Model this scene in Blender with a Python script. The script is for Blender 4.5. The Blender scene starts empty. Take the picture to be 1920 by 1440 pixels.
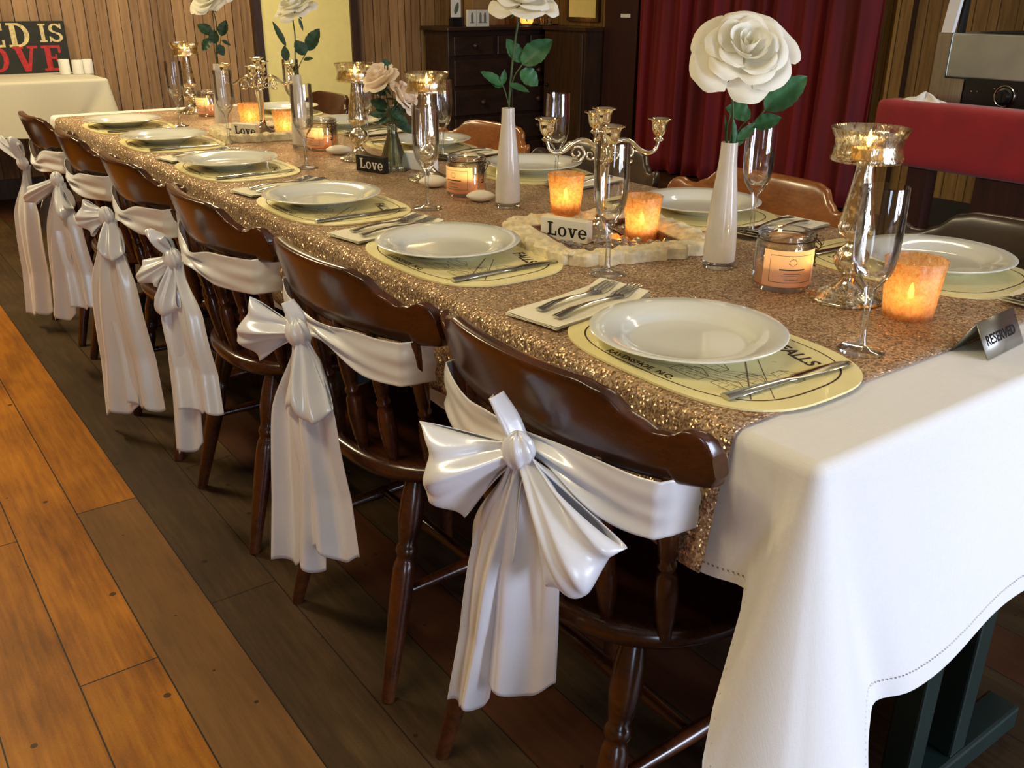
import bpy, math, random
from mathutils import Vector, Matrix
random.seed(7)
PI = math.pi
SC = bpy.context.scene
COL = SC.collection

# ---------------------------------------------------------------- camera, light, exposure
def make_camera():
    cd = bpy.data.cameras.new('camera')
    cd.sensor_width = 36.0
    cd.lens = 36.0 * 1727.85 / 1920.0
    cd.clip_start = 0.02
    cam = bpy.data.objects.new('camera', cd)
    COL.objects.link(cam)
    r = Vector((0.80697273, -0.59055883, 0.00593957))
    u = Vector((0.22507144, 0.31681723, 0.92139551))
    f = Vector((0.54602001, 0.74220423, -0.38858079))
    m = Matrix(((r.x, u.x, -f.x, -0.2977), (r.y, u.y, -f.y, 0.1637), (r.z, u.z, -f.z, 1.2054), (0, 0, 0, 1)))
    cam.matrix_world = m
    SC.camera = cam
make_camera()

W = bpy.data.worlds.new('world')
SC.world = W
W.use_nodes = True
W.node_tree.nodes['Background'].inputs[0].default_value = (0.9, 0.95, 1.0, 1)
W.node_tree.nodes['Background'].inputs[1].default_value = 0.3

def area(name, loc, target, sx, sy, power, color, spread=180):
    ld = bpy.data.lights.new(name, 'AREA')
    ld.shape = 'RECTANGLE'
    ld.size, ld.size_y = sx, sy
    ld.energy = power
    ld.color = color
    ld.spread = math.radians(spread)
    o = bpy.data.objects.new(name, ld)
    COL.objects.link(o)
    o.location = loc
    d = Vector(target) - Vector(loc)
    o.rotation_euler = d.to_track_quat('-Z', 'Y').to_euler()
    return o
# assumed daylight: area lights in three unseen window openings added to the front wall
area('window_daylight', (1.35, -2.3, 0.98), (1.35, 0, 0.85), 0.75, 1.3, 80, (0.70, 0.79, 1.0))
area('window_daylight', (2.45, -2.3, 0.98), (2.2, 0, 0.85), 0.75, 1.3, 80, (0.70, 0.79, 1.0))
area('window_daylight', (-1.25, -2.3, 0.98), (-0.9, 0, 0.8), 0.7, 1.3, 20, (0.62, 0.78, 1.0))
# assumed warm tube lights under the ceiling, all of them unseen
TUBES = [(-0.75, 1.25, 2.56), (-0.45, 4.4, 2.56), (2.9, 1.6, 2.56), (1.7, 5.3, 2.56)]
area('ceiling_tube_light', TUBES[0], (-0.75, 1.25, 0), 0.16, 1.2, 30, (1.0, 0.85, 0.52))
area('ceiling_tube_light', TUBES[1], (-0.45, 4.4, 0), 0.16, 1.2, 70, (1.0, 0.83, 0.48))
area('ceiling_tube_light', TUBES[2], (2.9, 1.6, 0), 0.16, 1.2, 12, (1.0, 0.84, 0.54))
area('ceiling_tube_light', TUBES[3], (1.7, 5.3, 0), 0.16, 1.2, 46, (1.0, 0.83, 0.48))  # extra unseen lamp, added to brighten the end wall, door and far table
SC.view_settings.view_transform = 'Standard'
SC.view_settings.look = 'None'
SC.view_settings.exposure = 0.0
SC.view_settings.gamma = 1.0
SC.view_settings.use_curve_mapping = False

# ---------------------------------------------------------------- helpers
def lin(r, g=None, b=None):
    if g is None:
        r, g, b = r
    f = lambda c: c / 12.92 if c <= 0.04045 else ((c + 0.055) / 1.055) ** 2.4
    return (f(r / 255), f(g / 255), f(b / 255), 1.0)

class N:
    """small node-tree writer"""
    def __init__(s, name):
        s.m = bpy.data.materials.new(name)
        s.m.use_nodes = True
        s.t = s.m.node_tree
        s.t.nodes.clear()
        s.out = s.t.nodes.new('ShaderNodeOutputMaterial')
    def n(s, typ, **kw):
        x = s.t.nodes.new(typ)
        for k, v in kw.items():
            if k in x.inputs:
                x.inputs[k].default_value = v
            else:
                setattr(x, k, v)
        return x
    def l(s, a, b):
        s.t.links.new(a, b)
    def coord(s, scale=(1, 1, 1), rot=(0, 0, 0), kind='Object'):
        c = s.n('ShaderNodeTexCoord')
        mp = s.n('ShaderNodeMapping')
        mp.inputs['Scale'].default_value = scale
        mp.inputs['Rotation'].default_value = rot
        s.l(c.outputs[kind], mp.inputs['Vector'])
        return mp.outputs[0]
    def noise(s, vec, scale, detail=3, rough=0.55):
        x = s.n('ShaderNodeTexNoise')
        x.inputs['Scale'].default_value = scale
        x.inputs['Detail'].default_value = detail
        x.inputs['Roughness'].default_value = rough
        if vec is not None:
            s.l(vec, x.inputs['Vector'])
        return x
    def ramp(s, fac, stops):
        x = s.n('ShaderNodeValToRGB')
        e = x.color_ramp.elements
        while len(e) > len(stops):
            e.remove(e[-1])
        while len(e) < len(stops):
            e.new(0.5)
        for i, (p, c) in enumerate(stops):
            e[i].position = p
            e[i].color = c if len(c) == 4 else (*c, 1)
        s.l(fac, x.inputs[0])
        return x.outputs[0]
    def math(s, op, a, b=None):
        x = s.n('ShaderNodeMath', operation=op)
        for i, v in enumerate((a, b)):
            if v is None:
                continue
            if isinstance(v, (int, float)):
                x.inputs[i].default_value = v
            else:
                s.l(v, x.inputs[i])
        return x.outputs[0]
    def bump(s, height, strength, dist=0.002):
        x = s.n('ShaderNodeBump')
        x.inputs['Strength'].default_value = strength
        x.inputs['Distance'].default_value = dist
        s.l(height, x.inputs['Height'])
        return x.outputs[0]
    def bsdf(s, **kw):
        return s.n('ShaderNodeBsdfPrincipled', **kw)
    def done(s, shader):
        s.l(shader, s.out.inputs[0])
        return s.m

def plain(name, col, rough=0.5, metal=0.0, var=0.12, scale=12, bump=0.0, bscale=60, stretch=(1, 1, 1), **kw):
    a = N(name)
    v = a.coord(stretch)
    nz = a.noise(v, scale)
    c = lin(col)
    lo = tuple(x * (1 - var) for x in c[:3]) + (1,)
    hi = tuple(min(1, x * (1 + var)) for x in c[:3]) + (1,)
    b = a.bsdf(**{'Roughness': rough, 'Metallic': metal, **kw})
    a.l(a.ramp(nz.outputs[0], [(0.3, lo), (0.7, hi)]), b.inputs['Base Color'])
    if bump:
        n2 = a.noise(v, bscale, 4)
        a.l(a.bump(n2.outputs[0], bump), b.inputs['Normal'])
    return a.done(b.outputs[0])

def wood(name, dark, light, rough=0.3, stretch=(12, 12, 1.2), scale=3.0, coat=0.25, bump=0.05):
    a = N(name)
    v = a.coord(stretch)
    n1 = a.noise(v, scale, 5, 0.6)
    n2 = a.noise(a.coord(tuple(x * 4 for x in stretch)), scale * 2, 3)
    mixv = a.math('ADD', a.math('MULTIPLY', n1.outputs[0], 0.75), a.math('MULTIPLY', n2.outputs[0], 0.25))
    b = a.bsdf(**{'Roughness': rough, 'Coat Weight': coat, 'Coat Roughness': 0.15})
    a.l(a.ramp(mixv, [(0.36, lin(dark)), (0.62, lin(light))]), b.inputs['Base Color'])
    a.l(a.bump(n2.outputs[0], bump, 0.001), b.inputs['Normal'])
    return a.done(b.outputs[0])

# ---------------------------------------------------------------- mesh builder
class MB:
    def __init__(s):
        s.v, s.f = [], []
    def add(s, vs, fs, m=None):
        b = len(s.v)
        s.v += [tuple(m @ Vector(p)) if m is not None else tuple(p) for p in vs]
        s.f += [tuple(i + b for i in f) for f in fs]
        return s
    def box(s, x0, y0, z0, x1, y1, z1, m=None):
        vs = [(x0, y0, z0), (x1, y0, z0), (x1, y1, z0), (x0, y1, z0), (x0, y0, z1), (x1, y0, z1), (x1, y1, z1), (x0, y1, z1)]
        return s.add(vs, [(0, 3, 2, 1), (4, 5, 6, 7), (0, 1, 5, 4), (1, 2, 6, 5), (2, 3, 7, 6), (3, 0, 4, 7)], m)
    def lathe(s, prof, seg=32, m=None, cap=True, rad=None):
        vs, fs = [], []
        n = len(prof)
        for i in range(seg):
            a = 2 * PI * i / seg
            for j, (r, z) in enumerate(prof):
                k = rad(a, z) if rad else 1
                vs.append((r * k * math.cos(a), r * k * math.sin(a), z))
        for i in range(seg):
            i2 = (i + 1) % seg
            for j in range(n - 1):
                fs.append((i * n + j, i2 * n + j, i2 * n + j + 1, i * n + j + 1))
        if cap:
            if prof[0][0] > 1e-5:
                fs.append(tuple(i * n for i in range(seg))[::-1])
            if prof[-1][0] > 1e-5:
                fs.append(tuple(i * n + n - 1 for i in range(seg)))
        return s.add(vs, fs, m)
    def tube(s, pts, rad, seg=10, m=None, cap=True):
        pts = [Vector(p) for p in pts]
        n = len(pts)
        rr = rad if isinstance(rad, (list, tuple)) else [rad] * n
        vs, fs = [], []
        t0 = (pts[1] - pts[0]).normalized()
        ref = Vector((0, 0, 1)) if abs(t0.z) < 0.9 else Vector((1, 0, 0))
        nx = t0.cross(ref).normalized()
        for i, p in enumerate(pts):
            t = (pts[min(i + 1, n - 1)] - pts[max(i - 1, 0)]).normalized()
            nx = (nx - t * nx.dot(t)).normalized()
            ny = t.cross(nx)
            for k in range(seg):
                a = 2 * PI * k / seg
                vs.append(p + nx * (rr[i] * math.cos(a)) + ny * (rr[i] * math.sin(a)))
        for i in range(n - 1):
            for k in range(seg):
                k2 = (k + 1) % seg
                fs.append((i * seg + k, i * seg + k2, (i + 1) * seg + k2, (i + 1) * seg + k))
        if cap:
            fs.append(tuple(range(seg))[::-1])
            fs.append(tuple((n - 1) * seg + k for k in range(seg)))
        return s.add(vs, fs, m)
    def turned(s, a, b, prof, seg=14):
        """lathe profile [(t, r)] along the line a->b"""
        a, b = Vector(a), Vector(b)
        return s.tube([a.lerp(b, t) for t, r in prof], [r for t, r in prof], seg)
    def grid(s, fn, nu, nv, closed_u=False, m=None):
        vs = [fn(i / (nu if closed_u else nu - 1), j / (nv - 1)) for i in range(nu) for j in range(nv)]
        fs = []
        for i in range(nu if closed_u else nu - 1):
            i2 = (i + 1) % nu
            for j in range(nv - 1):
                fs.append((i * nv + j, i2 * nv + j, i2 * nv + j + 1, i * nv + j + 1))
        return s.add(vs, fs, m)
    def prism(s, out, z0, z1, m=None):
        n = len(out)
        vs = [(x, y, z0) for x, y in out] + [(x, y, z1) for x, y in out]
        fs = [tuple(range(n))[::-1], tuple(range(n, 2 * n))] + [(i, (i + 1) % n, n + (i + 1) % n, n + i) for i in range(n)]
        return s.add(vs, fs, m)
    def ball(s, c, r, sx=1, sy=1, sz=1, seg=16, m=None):
        def fn(u, v):
            a, b = 2 * PI * u, PI * (v - 0.5)
            return (c[0] + r * sx * math.cos(a) * math.cos(b), c[1] + r * sy * math.sin(a) * math.cos(b), c[2] + r * sz * math.sin(b))
        return s.grid(fn, seg, max(6, seg // 2), True, m)
    def mesh(s, name, smooth=True, angle=40):
        me = bpy.data.meshes.new(name)
        me.from_pydata(s.v, [], s.f)
        me.update()
        if smooth:
            me.polygons.foreach_set('use_smooth', [True] * len(me.polygons))
            me.set_sharp_from_angle(angle=math.radians(angle))
        return me

def obj(name, mb, mat, parent=None, smooth=True, angle=40, loc=None, rotz=None, sub=0, solid=0, bevel=0):
    me = mb.mesh(name, smooth, angle) if isinstance(mb, MB) else mb
    if mat is not None and not me.materials:
        me.materials.append(mat)
    o = bpy.data.objects.new(name, me)
    COL.objects.link(o)
    if parent is not None:
        o.parent = parent
    if loc is not None:
        o.location = loc
    if rotz is not None:
        o.rotation_euler = (0, 0, rotz)
    if bevel:
        md = o.modifiers.new('bevel', 'BEVEL')
        md.width, md.segments, md.limit_method = bevel, 2, 'ANGLE'
    if solid:
        md = o.modifiers.new('solid', 'SOLIDIFY')
        md.thickness, md.offset = solid, 0
    if sub:
        md = o.modifiers.new('sub', 'SUBSURF')
        md.levels = md.render_levels = sub
    return o

def tag(o, label, cat, group=None, kind=None):
    o['label'] = label
    o['category'] = cat
    if group:
        o['group'] = group
    if kind:
        o['kind'] = kind
    return o

def thing(name, label, cat, loc=(0, 0, 0), rotz=0, group=None):
    o = bpy.data.objects.new(name, None)
    o.empty_display_size = 0.05
    COL.objects.link(o)
    o.location = loc
    o.rotation_euler = (0, 0, rotz)
    return tag(o, label, cat, group)

def struct(name, mb, mat, label=None, parent=None, **kw):
    o = obj(name, mb, mat, parent, **kw)
    o['kind'] = 'structure'
    if label:
        o['label'] = label
    return o

def dup(root, label, loc=None, rotz=None, skip=()):
    r = root.copy()
    COL.objects.link(r)
    if loc is not None:
        r.location = loc
    if rotz is not None:
        r.rotation_euler = (0, 0, rotz)
    r['label'] = label
    for ch in list(root.children):
        if ch.name.split('.')[0] in skip:
            continue
        c = ch.copy()
        COL.objects.link(c)
        c.parent = r
        for g in ch.children:
            d = g.copy()
            COL.objects.link(d)
            d.parent = c
    return r

def smoothstep(a, b, x):
    t = max(0.0, min(1.0, (x - a) / (b - a)))
    return t * t * (3 - 2 * t)

def interp(pts, x):
    if x <= pts[0][0]:
        return pts[0][1]
    for (a, va), (b, vb) in zip(pts, pts[1:]):
        if x <= b:
            t = (x - a) / (b - a)
            t = t * t * (3 - 2 * t)
            return va + (vb - va) * t
    return pts[-1][1]

def spline(pts, n=8):
    """Catmull-Rom through points"""
    P = [Vector(p) for p in pts]
    P = [P[0] * 2 - P[1]] + P + [P[-1] * 2 - P[-2]]
    out = []
    for i in range(1, len(P) - 2):
        for k in range(n):
            t = k / n
            a, b, c, d = P[i - 1], P[i], P[i + 1], P[i + 2]
            out.append(0.5 * ((2 * b) + (c - a) * t + (2 * a - 5 * b + 4 * c - d) * t * t + (3 * b - a - 3 * c + d) * t ** 3))
    out.append(P[-2])
    return out

# ---------------------------------------------------------------- lettering
def glyph(ch):
    """slab-serif capitals and a few small letters as closed outlines; returns (polygons, advance), cap height 1"""
    P = []
    def bar(x0, y0, x1, y1):
        P.append([(x0, y0), (x1, y0), (x1, y1), (x0, y1)])
    def diag(x0, y0, x1, y1, w):
        P.append([(x0 - w / 2, y0), (x0 + w / 2, y0), (x1 + w / 2, y1), (x1 - w / 2, y1)])
    def arc(cx, cy, rx, ry, wx, wy, a0, a1, n=20):
        for i in range(n):
            t0, t1 = math.radians(a0 + (a1 - a0) * i / n), math.radians(a0 + (a1 - a0) * (i + 1) / n)
            P.append([(cx + (rx - wx) * math.cos(t0), cy + (ry - wy) * math.sin(t0)), (cx + rx * math.cos(t0), cy + ry * math.sin(t0)),
                      (cx + rx * math.cos(t1), cy + ry * math.sin(t1)), (cx + (rx - wx) * math.cos(t1), cy + (ry - wy) * math.sin(t1))])
    if ch == 'L':
        bar(.14, 0, .36, 1); bar(.02, .9, .48, 1); bar(.02, 0, .8, .11); bar(.69, 0, .8, .34); adv = .86
    elif ch == 'o':
        arc(.36, .35, .36, .37, .17, .09, 0, 360, 28); adv = .78
    elif ch == 'v':
        diag(.16, .68, .38, 0, .2); diag(.6, .68, .40, 0, .12); bar(0, .6, .34, .7); bar(.46, .6, .78, .7); adv = .8
    elif ch == 'e':
        arc(.36, .35, .36, .37, .17, .09, 25, 325, 26); bar(.1, .31, .7, .41); arc(.36, .35, .36, .37, .13, .09, 0, 30, 4); adv = .78
    elif ch == 'E':
        bar(.12, 0, .34, 1); bar(0, .9, .74, 1); bar(0, 0, .76, .1); bar(.12, .46, .56, .55); bar(.64, .7, .74, 1); bar(.66, 0, .76, .3); bar(.5, .36, .57, .65); adv = .86
    elif ch == 'D':
        bar(.12, 0, .34, 1); bar(0, .9, .4, 1); bar(0, 0, .4, .1); arc(.38, .5, .5, .5, .2, .1, -90, 90, 20); adv = .96
    elif ch == 'I':
        bar(.1, 0, .3, 1); bar(0, .9, .4, 1); bar(0, 0, .4, .1); adv = .48
    elif ch == 'S':
        arc(.36, .74, .34, .26, .17, .1, 10, 270, 18); arc(.36, .26, .36, .27, .17, .1, -170, 90, 18); bar(.62, .7, .7, 1); bar(0, 0, .08, .3); adv = .8
    elif ch == 'O':
        arc(.44, .5, .44, .5, .2, .1, 0, 360, 30); adv = .96
    elif ch == 'V':
        diag(.18, 1, .46, 0, .24); diag(.76, 1, .5, 0, .13); bar(0, .9, .42, 1); bar(.56, .9, .96, 1); adv = .98
    elif ch == 'N':
        bar(.1, 0, .22, 1); bar(.72, 0, .84, 1); diag(.2, 1, .74, 0, .24); bar(0, .9, .3, 1); bar(0, 0, .34, .1); bar(.6, .9, .94, 1); adv = 1.02
    else:
        adv = .45
    return P, adv

def letters(mb, text, h, m, gap=0.06, depth=0.0006):
    x = 0
    for ch in text:
        P, adv = glyph(ch)
        for k, poly in enumerate(P):
            z = depth * (1 + 0.02 * (k % 7))
            mb.prism([(x + px * h, py * h) for px, py in poly], 0, z, m)
        x += (adv + gap) * h
    return x

def text_mesh(text, size, depth=0.0004, bold=0.0):
    cu = bpy.data.curves.new('lettering', 'FONT')
    cu.body, cu.size, cu.extrude, cu.offset = text, size, depth, bold
    cu.resolution_u = 3
    o = bpy.data.objects.new('lettering', cu)
    COL.objects.link(o)
    bpy.context.view_layer.update()
    me = bpy.data.meshes.new_from_object(o.evaluated_get(bpy.context.evaluated_depsgraph_get()))
    bpy.data.objects.remove(o)
    bpy.data.curves.remove(cu)
    return me

def mesh_into(mb, me, m):
    mb.add([v.co.copy() for v in me.vertices], [tuple(p.vertices) for p in me.polygons], m)

def frame(origin, ex, ey):
    ex, ey = Vector(ex).normalized(), Vector(ey).normalized()
    ez = ex.cross(ey)
    return Matrix(((ex.x, ey.x, ez.x, origin[0]), (ex.y, ey.y, ez.y, origin[1]), (ex.z, ey.z, ez.z, origin[2]), (0, 0, 0, 1)))

# ---------------------------------------------------------------- materials
def mat_floor():
    a = N('floor boards')
    c = a.n('ShaderNodeTexCoord')
    sx = a.n('ShaderNodeSeparateXYZ')
    a.l(c.outputs['Object'], sx.inputs[0])
    X, Y = sx.outputs[0], sx.outputs[1]
    PW = 0.145
    ix = a.math('FLOOR', a.math('DIVIDE', a.math('SUBTRACT', X, 0.01), PW))
    fx = a.math('FRACT', a.math('DIVIDE', a.math('SUBTRACT', X, 0.01), PW))
    wn = a.n('ShaderNodeTexWhiteNoise', noise_dimensions='1D')
    a.l(ix, wn.inputs['W'])
    BL = 2.9
    sh = a.math('ADD', Y, a.math('MULTIPLY', wn.outputs['Value'], 7.0))
    # the strip beside the dark boards ends at y = 2.42
    iszero = a.math('COMPARE', ix, 0.0); iszero.node.inputs[2].default_value = 0.1
    y0 = a.math('SUBTRACT', Y, 2.42 - BL)
    shy = a.n('ShaderNodeMix'); a.l(iszero, shy.inputs[0]); a.l(sh, shy.inputs[2]); a.l(y0, shy.inputs[3])
    yy = a.math('DIVIDE', shy.outputs[0], BL)
    iy = a.math('FLOOR', yy)
    fy = a.math('FRACT', yy)
    cmb = a.n('ShaderNodeCombineXYZ'); a.l(ix, cmb.inputs[0]); a.l(iy, cmb.inputs[1])
    wn2 = a.n('ShaderNodeTexWhiteNoise', noise_dimensions='3D'); a.l(cmb.outputs[0], wn2.inputs['Vector'])
    grain = a.noise(a.coord((26, 1.6, 1)), 3.0, 6, 0.62)
    blot = a.noise(a.coord((3, 1.2, 1)), 2.0, 4, 0.6)
    fine = a.noise(a.coord((40, 120, 1)), 4.0, 2)
    g = a.math('ADD', a.math('MULTIPLY', grain.outputs[0], 0.35), a.math('ADD', a.math('MULTIPLY', blot.outputs[0], 0.5), a.math('MULTIPLY', fine.outputs[0], 0.15)))
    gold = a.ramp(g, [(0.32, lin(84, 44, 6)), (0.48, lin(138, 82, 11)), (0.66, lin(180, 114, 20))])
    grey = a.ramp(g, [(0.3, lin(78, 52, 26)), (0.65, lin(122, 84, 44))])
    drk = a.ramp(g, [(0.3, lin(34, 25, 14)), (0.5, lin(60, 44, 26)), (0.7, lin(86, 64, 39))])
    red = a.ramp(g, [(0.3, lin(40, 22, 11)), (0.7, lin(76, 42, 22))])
    def mix(f, p, q):
        m = a.n('ShaderNodeMix', data_type='RGBA')
        a.l(f, m.inputs[0]); a.l(p, m.inputs[6]); a.l(q, m.inputs[7])
        return m.outputs[2]
    isred = a.math('MULTIPLY', a.math('GREATER_THAN', wn2.outputs['Value'], 0.5), a.math('GREATER_THAN', X, 0.445))
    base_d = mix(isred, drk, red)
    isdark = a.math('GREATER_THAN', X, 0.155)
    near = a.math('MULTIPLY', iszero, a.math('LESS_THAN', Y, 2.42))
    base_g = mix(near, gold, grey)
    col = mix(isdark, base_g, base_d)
    tone = a.math('ADD', 0.86, a.math('MULTIPLY', wn2.outputs['Value'], 0.28))
    tm = a.n('ShaderNodeMix', data_type='RGBA', blend_type='MULTIPLY'); tm.inputs[0].default_value = 1
    cc = a.n('ShaderNodeCombineXYZ'); [a.l(tone, cc.inputs[i]) for i in range(3)]
    a.l(col, tm.inputs[6]); a.l(cc.outputs[0], tm.inputs[7])
    # joints
    ex = a.math('MINIMUM', fx, a.math('SUBTRACT', 1.0, fx))
    ey = a.math('MINIMUM', fy, a.math('SUBTRACT', 1.0, fy))
    jx = a.math('LESS_THAN', ex, 0.010)
    jy = a.math('LESS_THAN', ey, 0.0006)
    j = a.math('MAXIMUM', jx, jy)
    # nail holes and knots
    vo = a.n('ShaderNodeTexVoronoi', voronoi_dimensions='2D'); vo.inputs['Scale'].default_value = 5.0
    a.l(a.coord((1, 1, 0.0)), vo.inputs['Vector'])
    rnd = a.n('ShaderNodeSeparateXYZ'); a.l(vo.outputs['Color'], rnd.inputs[0])
    dot = a.math('LESS_THAN', vo.outputs['Distance'], a.math('MULTIPLY', rnd.outputs[0], 0.036))
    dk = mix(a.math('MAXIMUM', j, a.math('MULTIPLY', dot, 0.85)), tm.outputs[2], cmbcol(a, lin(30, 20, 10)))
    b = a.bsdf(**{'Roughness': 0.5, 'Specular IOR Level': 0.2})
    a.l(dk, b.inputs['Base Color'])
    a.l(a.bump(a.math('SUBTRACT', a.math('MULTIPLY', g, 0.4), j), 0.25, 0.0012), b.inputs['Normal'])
    return a.done(b.outputs[0])

def cmbcol(a, c):
    x = a.n('ShaderNodeRGB')
    x.outputs[0].default_value = c
    return x.outputs[0]

def mat_panel(name, axis, dark, light):
    """vertical wall boards, axis = 0 for a wall running along x, 1 along y"""
    a = N(name)
    c = a.n('ShaderNodeTexCoord')
    s = a.n('ShaderNodeSeparateXYZ'); a.l(c.outputs['Object'], s.inputs[0])
    X = s.outputs[axis]
    q = a.math('DIVIDE', X, 0.135)
    wob = a.n('ShaderNodeTexWhiteNoise', noise_dimensions='1D'); a.l(a.math('FLOOR', q), wob.inputs['W'])
    fr = a.math('FRACT', q)
    gro = a.math('LESS_THAN', a.math('MINIMUM', fr, a.math('SUBTRACT', 1.0, fr)), 0.022)
    half = a.math('LESS_THAN', a.math('ABSOLUTE', a.math('SUBTRACT', fr, a.math('ADD', 0.3, a.math('MULTIPLY', wob.outputs['Value'], 0.35)))), 0.012)
    gro = a.math('MAXIMUM', gro, half)
    st = (22, 22, 1.3)
    g = a.noise(a.coord(st), 2.2, 6, 0.65)
    k = a.math('ADD', a.math('MULTIPLY', g.outputs[0], 0.7), a.math('MULTIPLY', wob.outputs['Value'], 0.34))
    col = a.ramp(k, [(0.3, lin(dark)), (0.72, lin(light))])
    m = a.n('ShaderNodeMix', data_type='RGBA')
    a.l(gro, m.inputs[0]); a.l(col, m.inputs[6]); m.inputs[7].default_value = lin(52, 34, 16)
    b = a.bsdf(**{'Roughness': 0.5, 'Specular IOR Level': 0.3})
    a.l(m.outputs[2], b.inputs['Base Color'])
    a.l(a.bump(a.math('SUBTRACT', 1.0, gro), 0.5, 0.004), b.inputs['Normal'])
    return a.done(b.outputs[0])

def mat_sequin():
    a = N('sequin cloth')
    v = a.coord()
    vo = a.n('ShaderNodeTexVoronoi'); vo.inputs['Scale'].default_value = 380.0
    a.l(v, vo.inputs['Vector'])
    se = a.n('ShaderNodeSeparateXYZ'); a.l(vo.outputs['Color'], se.inputs[0])
    geo = a.n('ShaderNodeNewGeometry')
    sub = a.n('ShaderNodeVectorMath', operation='SUBTRACT'); a.l(vo.outputs['Color'], sub.inputs[0]); sub.inputs[1].default_value = (0.5, 0.5, 0.5)
    sc = a.n('ShaderNodeVectorMath', operation='SCALE'); a.l(sub.outputs[0], sc.inputs[0]); sc.inputs['Scale'].default_value = 1.1
    ad = a.n('ShaderNodeVectorMath', operation='ADD'); a.l(sc.outputs[0], ad.inputs[0]); a.l(geo.outputs['Normal'], ad.inputs[1])
    nm = a.n('ShaderNodeVectorMath', operation='NORMALIZE'); a.l(ad.outputs[0], nm.inputs[0])
    big = a.noise(v, 9, 3)
    k = a.math('ADD', a.math('MULTIPLY', se.outputs[0], 0.6), a.math('MULTIPLY', big.outputs[0], 0.4))
    col = a.ramp(k, [(0.25, lin(120, 92, 66)), (0.55, lin(184, 150, 116)), (0.85, lin(228, 202, 166))])
    b = a.bsdf(**{'Metallic': 0.9, 'Roughness': 0.26})
    a.l(col, b.inputs['Base Color'])
    a.l(nm.outputs[0], b.inputs['Normal'])
    d = a.bsdf(**{'Roughness': 0.8})
    a.l(col, d.inputs['Base Color'])
    mx = a.n('ShaderNodeMixShader'); mx.inputs[0].default_value = 0.5
    a.l(d.outputs[0], mx.inputs[1]); a.l(b.outputs[0], mx.inputs[2])
    return a.done(mx.outputs[0])

def mat_linen(name='white linen', col=(228, 226, 222)):
    a = N(name)
    w1 = a.noise(a.coord((900, 60, 60)), 1.0, 2)
    w2 = a.noise(a.coord((60, 900, 900)), 1.0, 2)
    h = a.math('ADD', w1.outputs[0], w2.outputs[0])
    c = lin(col)
    b = a.bsdf(**{'Roughness': 0.85, 'Specular IOR Level': 0.2, 'Sheen Weight': 0.15})
    a.l(a.ramp(a.math('MULTIPLY', h, 0.5), [(0.3, tuple(x * 0.93 for x in c[:3])), (0.7, c)]), b.inputs['Base Color'])
    a.l(a.bump(h, 0.12, 0.001), b.inputs['Normal'])
    return a.done(b.outputs[0])

def mat_satin():
    a = N('white satin')
    v = a.coord((1, 1, 1))
    n = a.noise(v, 26, 4)
    b = a.bsdf(**{'Base Color': lin(240, 241, 246), 'Roughness': 0.27, 'Specular IOR Level': 0.6, 'Sheen Weight': 0.3, 'Metallic': 0.12})
    a.l(a.bump(n.outputs[0], 0.22, 0.004), b.inputs['Normal'])
    t = a.n('ShaderNodeBsdfTranslucent'); t.inputs[0].default_value = lin(230, 230, 236)
    mx = a.n('ShaderNodeMixShader'); mx.inputs[0].default_value = 0.12
    a.l(b.outputs[0], mx.inputs[1]); a.l(t.outputs[0], mx.inputs[2])
    return a.done(mx.outputs[0])

def mat_glass(name, tint=(1, 1, 1), clear=0.93, rough=0.02, edge=0.35):
    """thin-walled clear glass: passes light straight on, mirrors at grazing angles"""
    a = N(name)
    t = a.n('ShaderNodeBsdfTransparent'); t.inputs[0].default_value = (*[clear * x for x in tint], 1)
    g = a.n('ShaderNodeBsdfGlossy'); g.inputs['Roughness'].default_value = rough
    g.inputs['Color'].default_value = (1, 1, 1, 1)
    lw = a.n('ShaderNodeLayerWeight'); lw.inputs['Blend'].default_value = edge
    nz = a.noise(a.coord(), 30, 2)
    a.l(a.bump(nz.outputs[0], 0.03, 0.001), g.inputs['Normal'])
    f = a.math('ADD', 0.03, a.math('MULTIPLY', lw.outputs['Fresnel'], 0.8))
    mx = a.n('ShaderNodeMixShader')
    a.l(f, mx.inputs[0]); a.l(t.outputs[0], mx.inputs[1]); a.l(g.outputs[0], mx.inputs[2])
    return a.done(mx.outputs[0])

def mat_mercury(name='mercury glass', lo=0.2, hi=0.9):
    """mottled silvered glass, half worn through"""
    a = N(name)
    v = a.coord((1, 1, 0.45))
    n = a.noise(v, 150, 2, 0.6)
    n2 = a.noise(a.coord(), 60, 3)
    g = a.bsdf(**{'Metallic': 1.0, 'Roughness': 0.16})
    a.l(a.ramp(n2.outputs[0], [(0.3, lin(226, 214, 184)), (0.7, lin(250, 246, 232))]), g.inputs['Base Color'])
    a.l(a.bump(n.outputs[0], 0.35, 0.003), g.inputs['Normal'])
    t = a.n('ShaderNodeBsdfTransparent'); t.inputs[0].default_value = (0.98, 0.93, 0.80, 1)
    mx = a.n('ShaderNodeMixShader')
    a.l(a.ramp(n.outputs[0], [(0.42, (lo, lo, lo)), (0.5, (hi, hi, hi))]), mx.inputs[0])
    a.l(t.outputs[0], mx.inputs[1]); a.l(g.outputs[0], mx.inputs[2])
    return a.done(mx.outputs[0])

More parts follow.
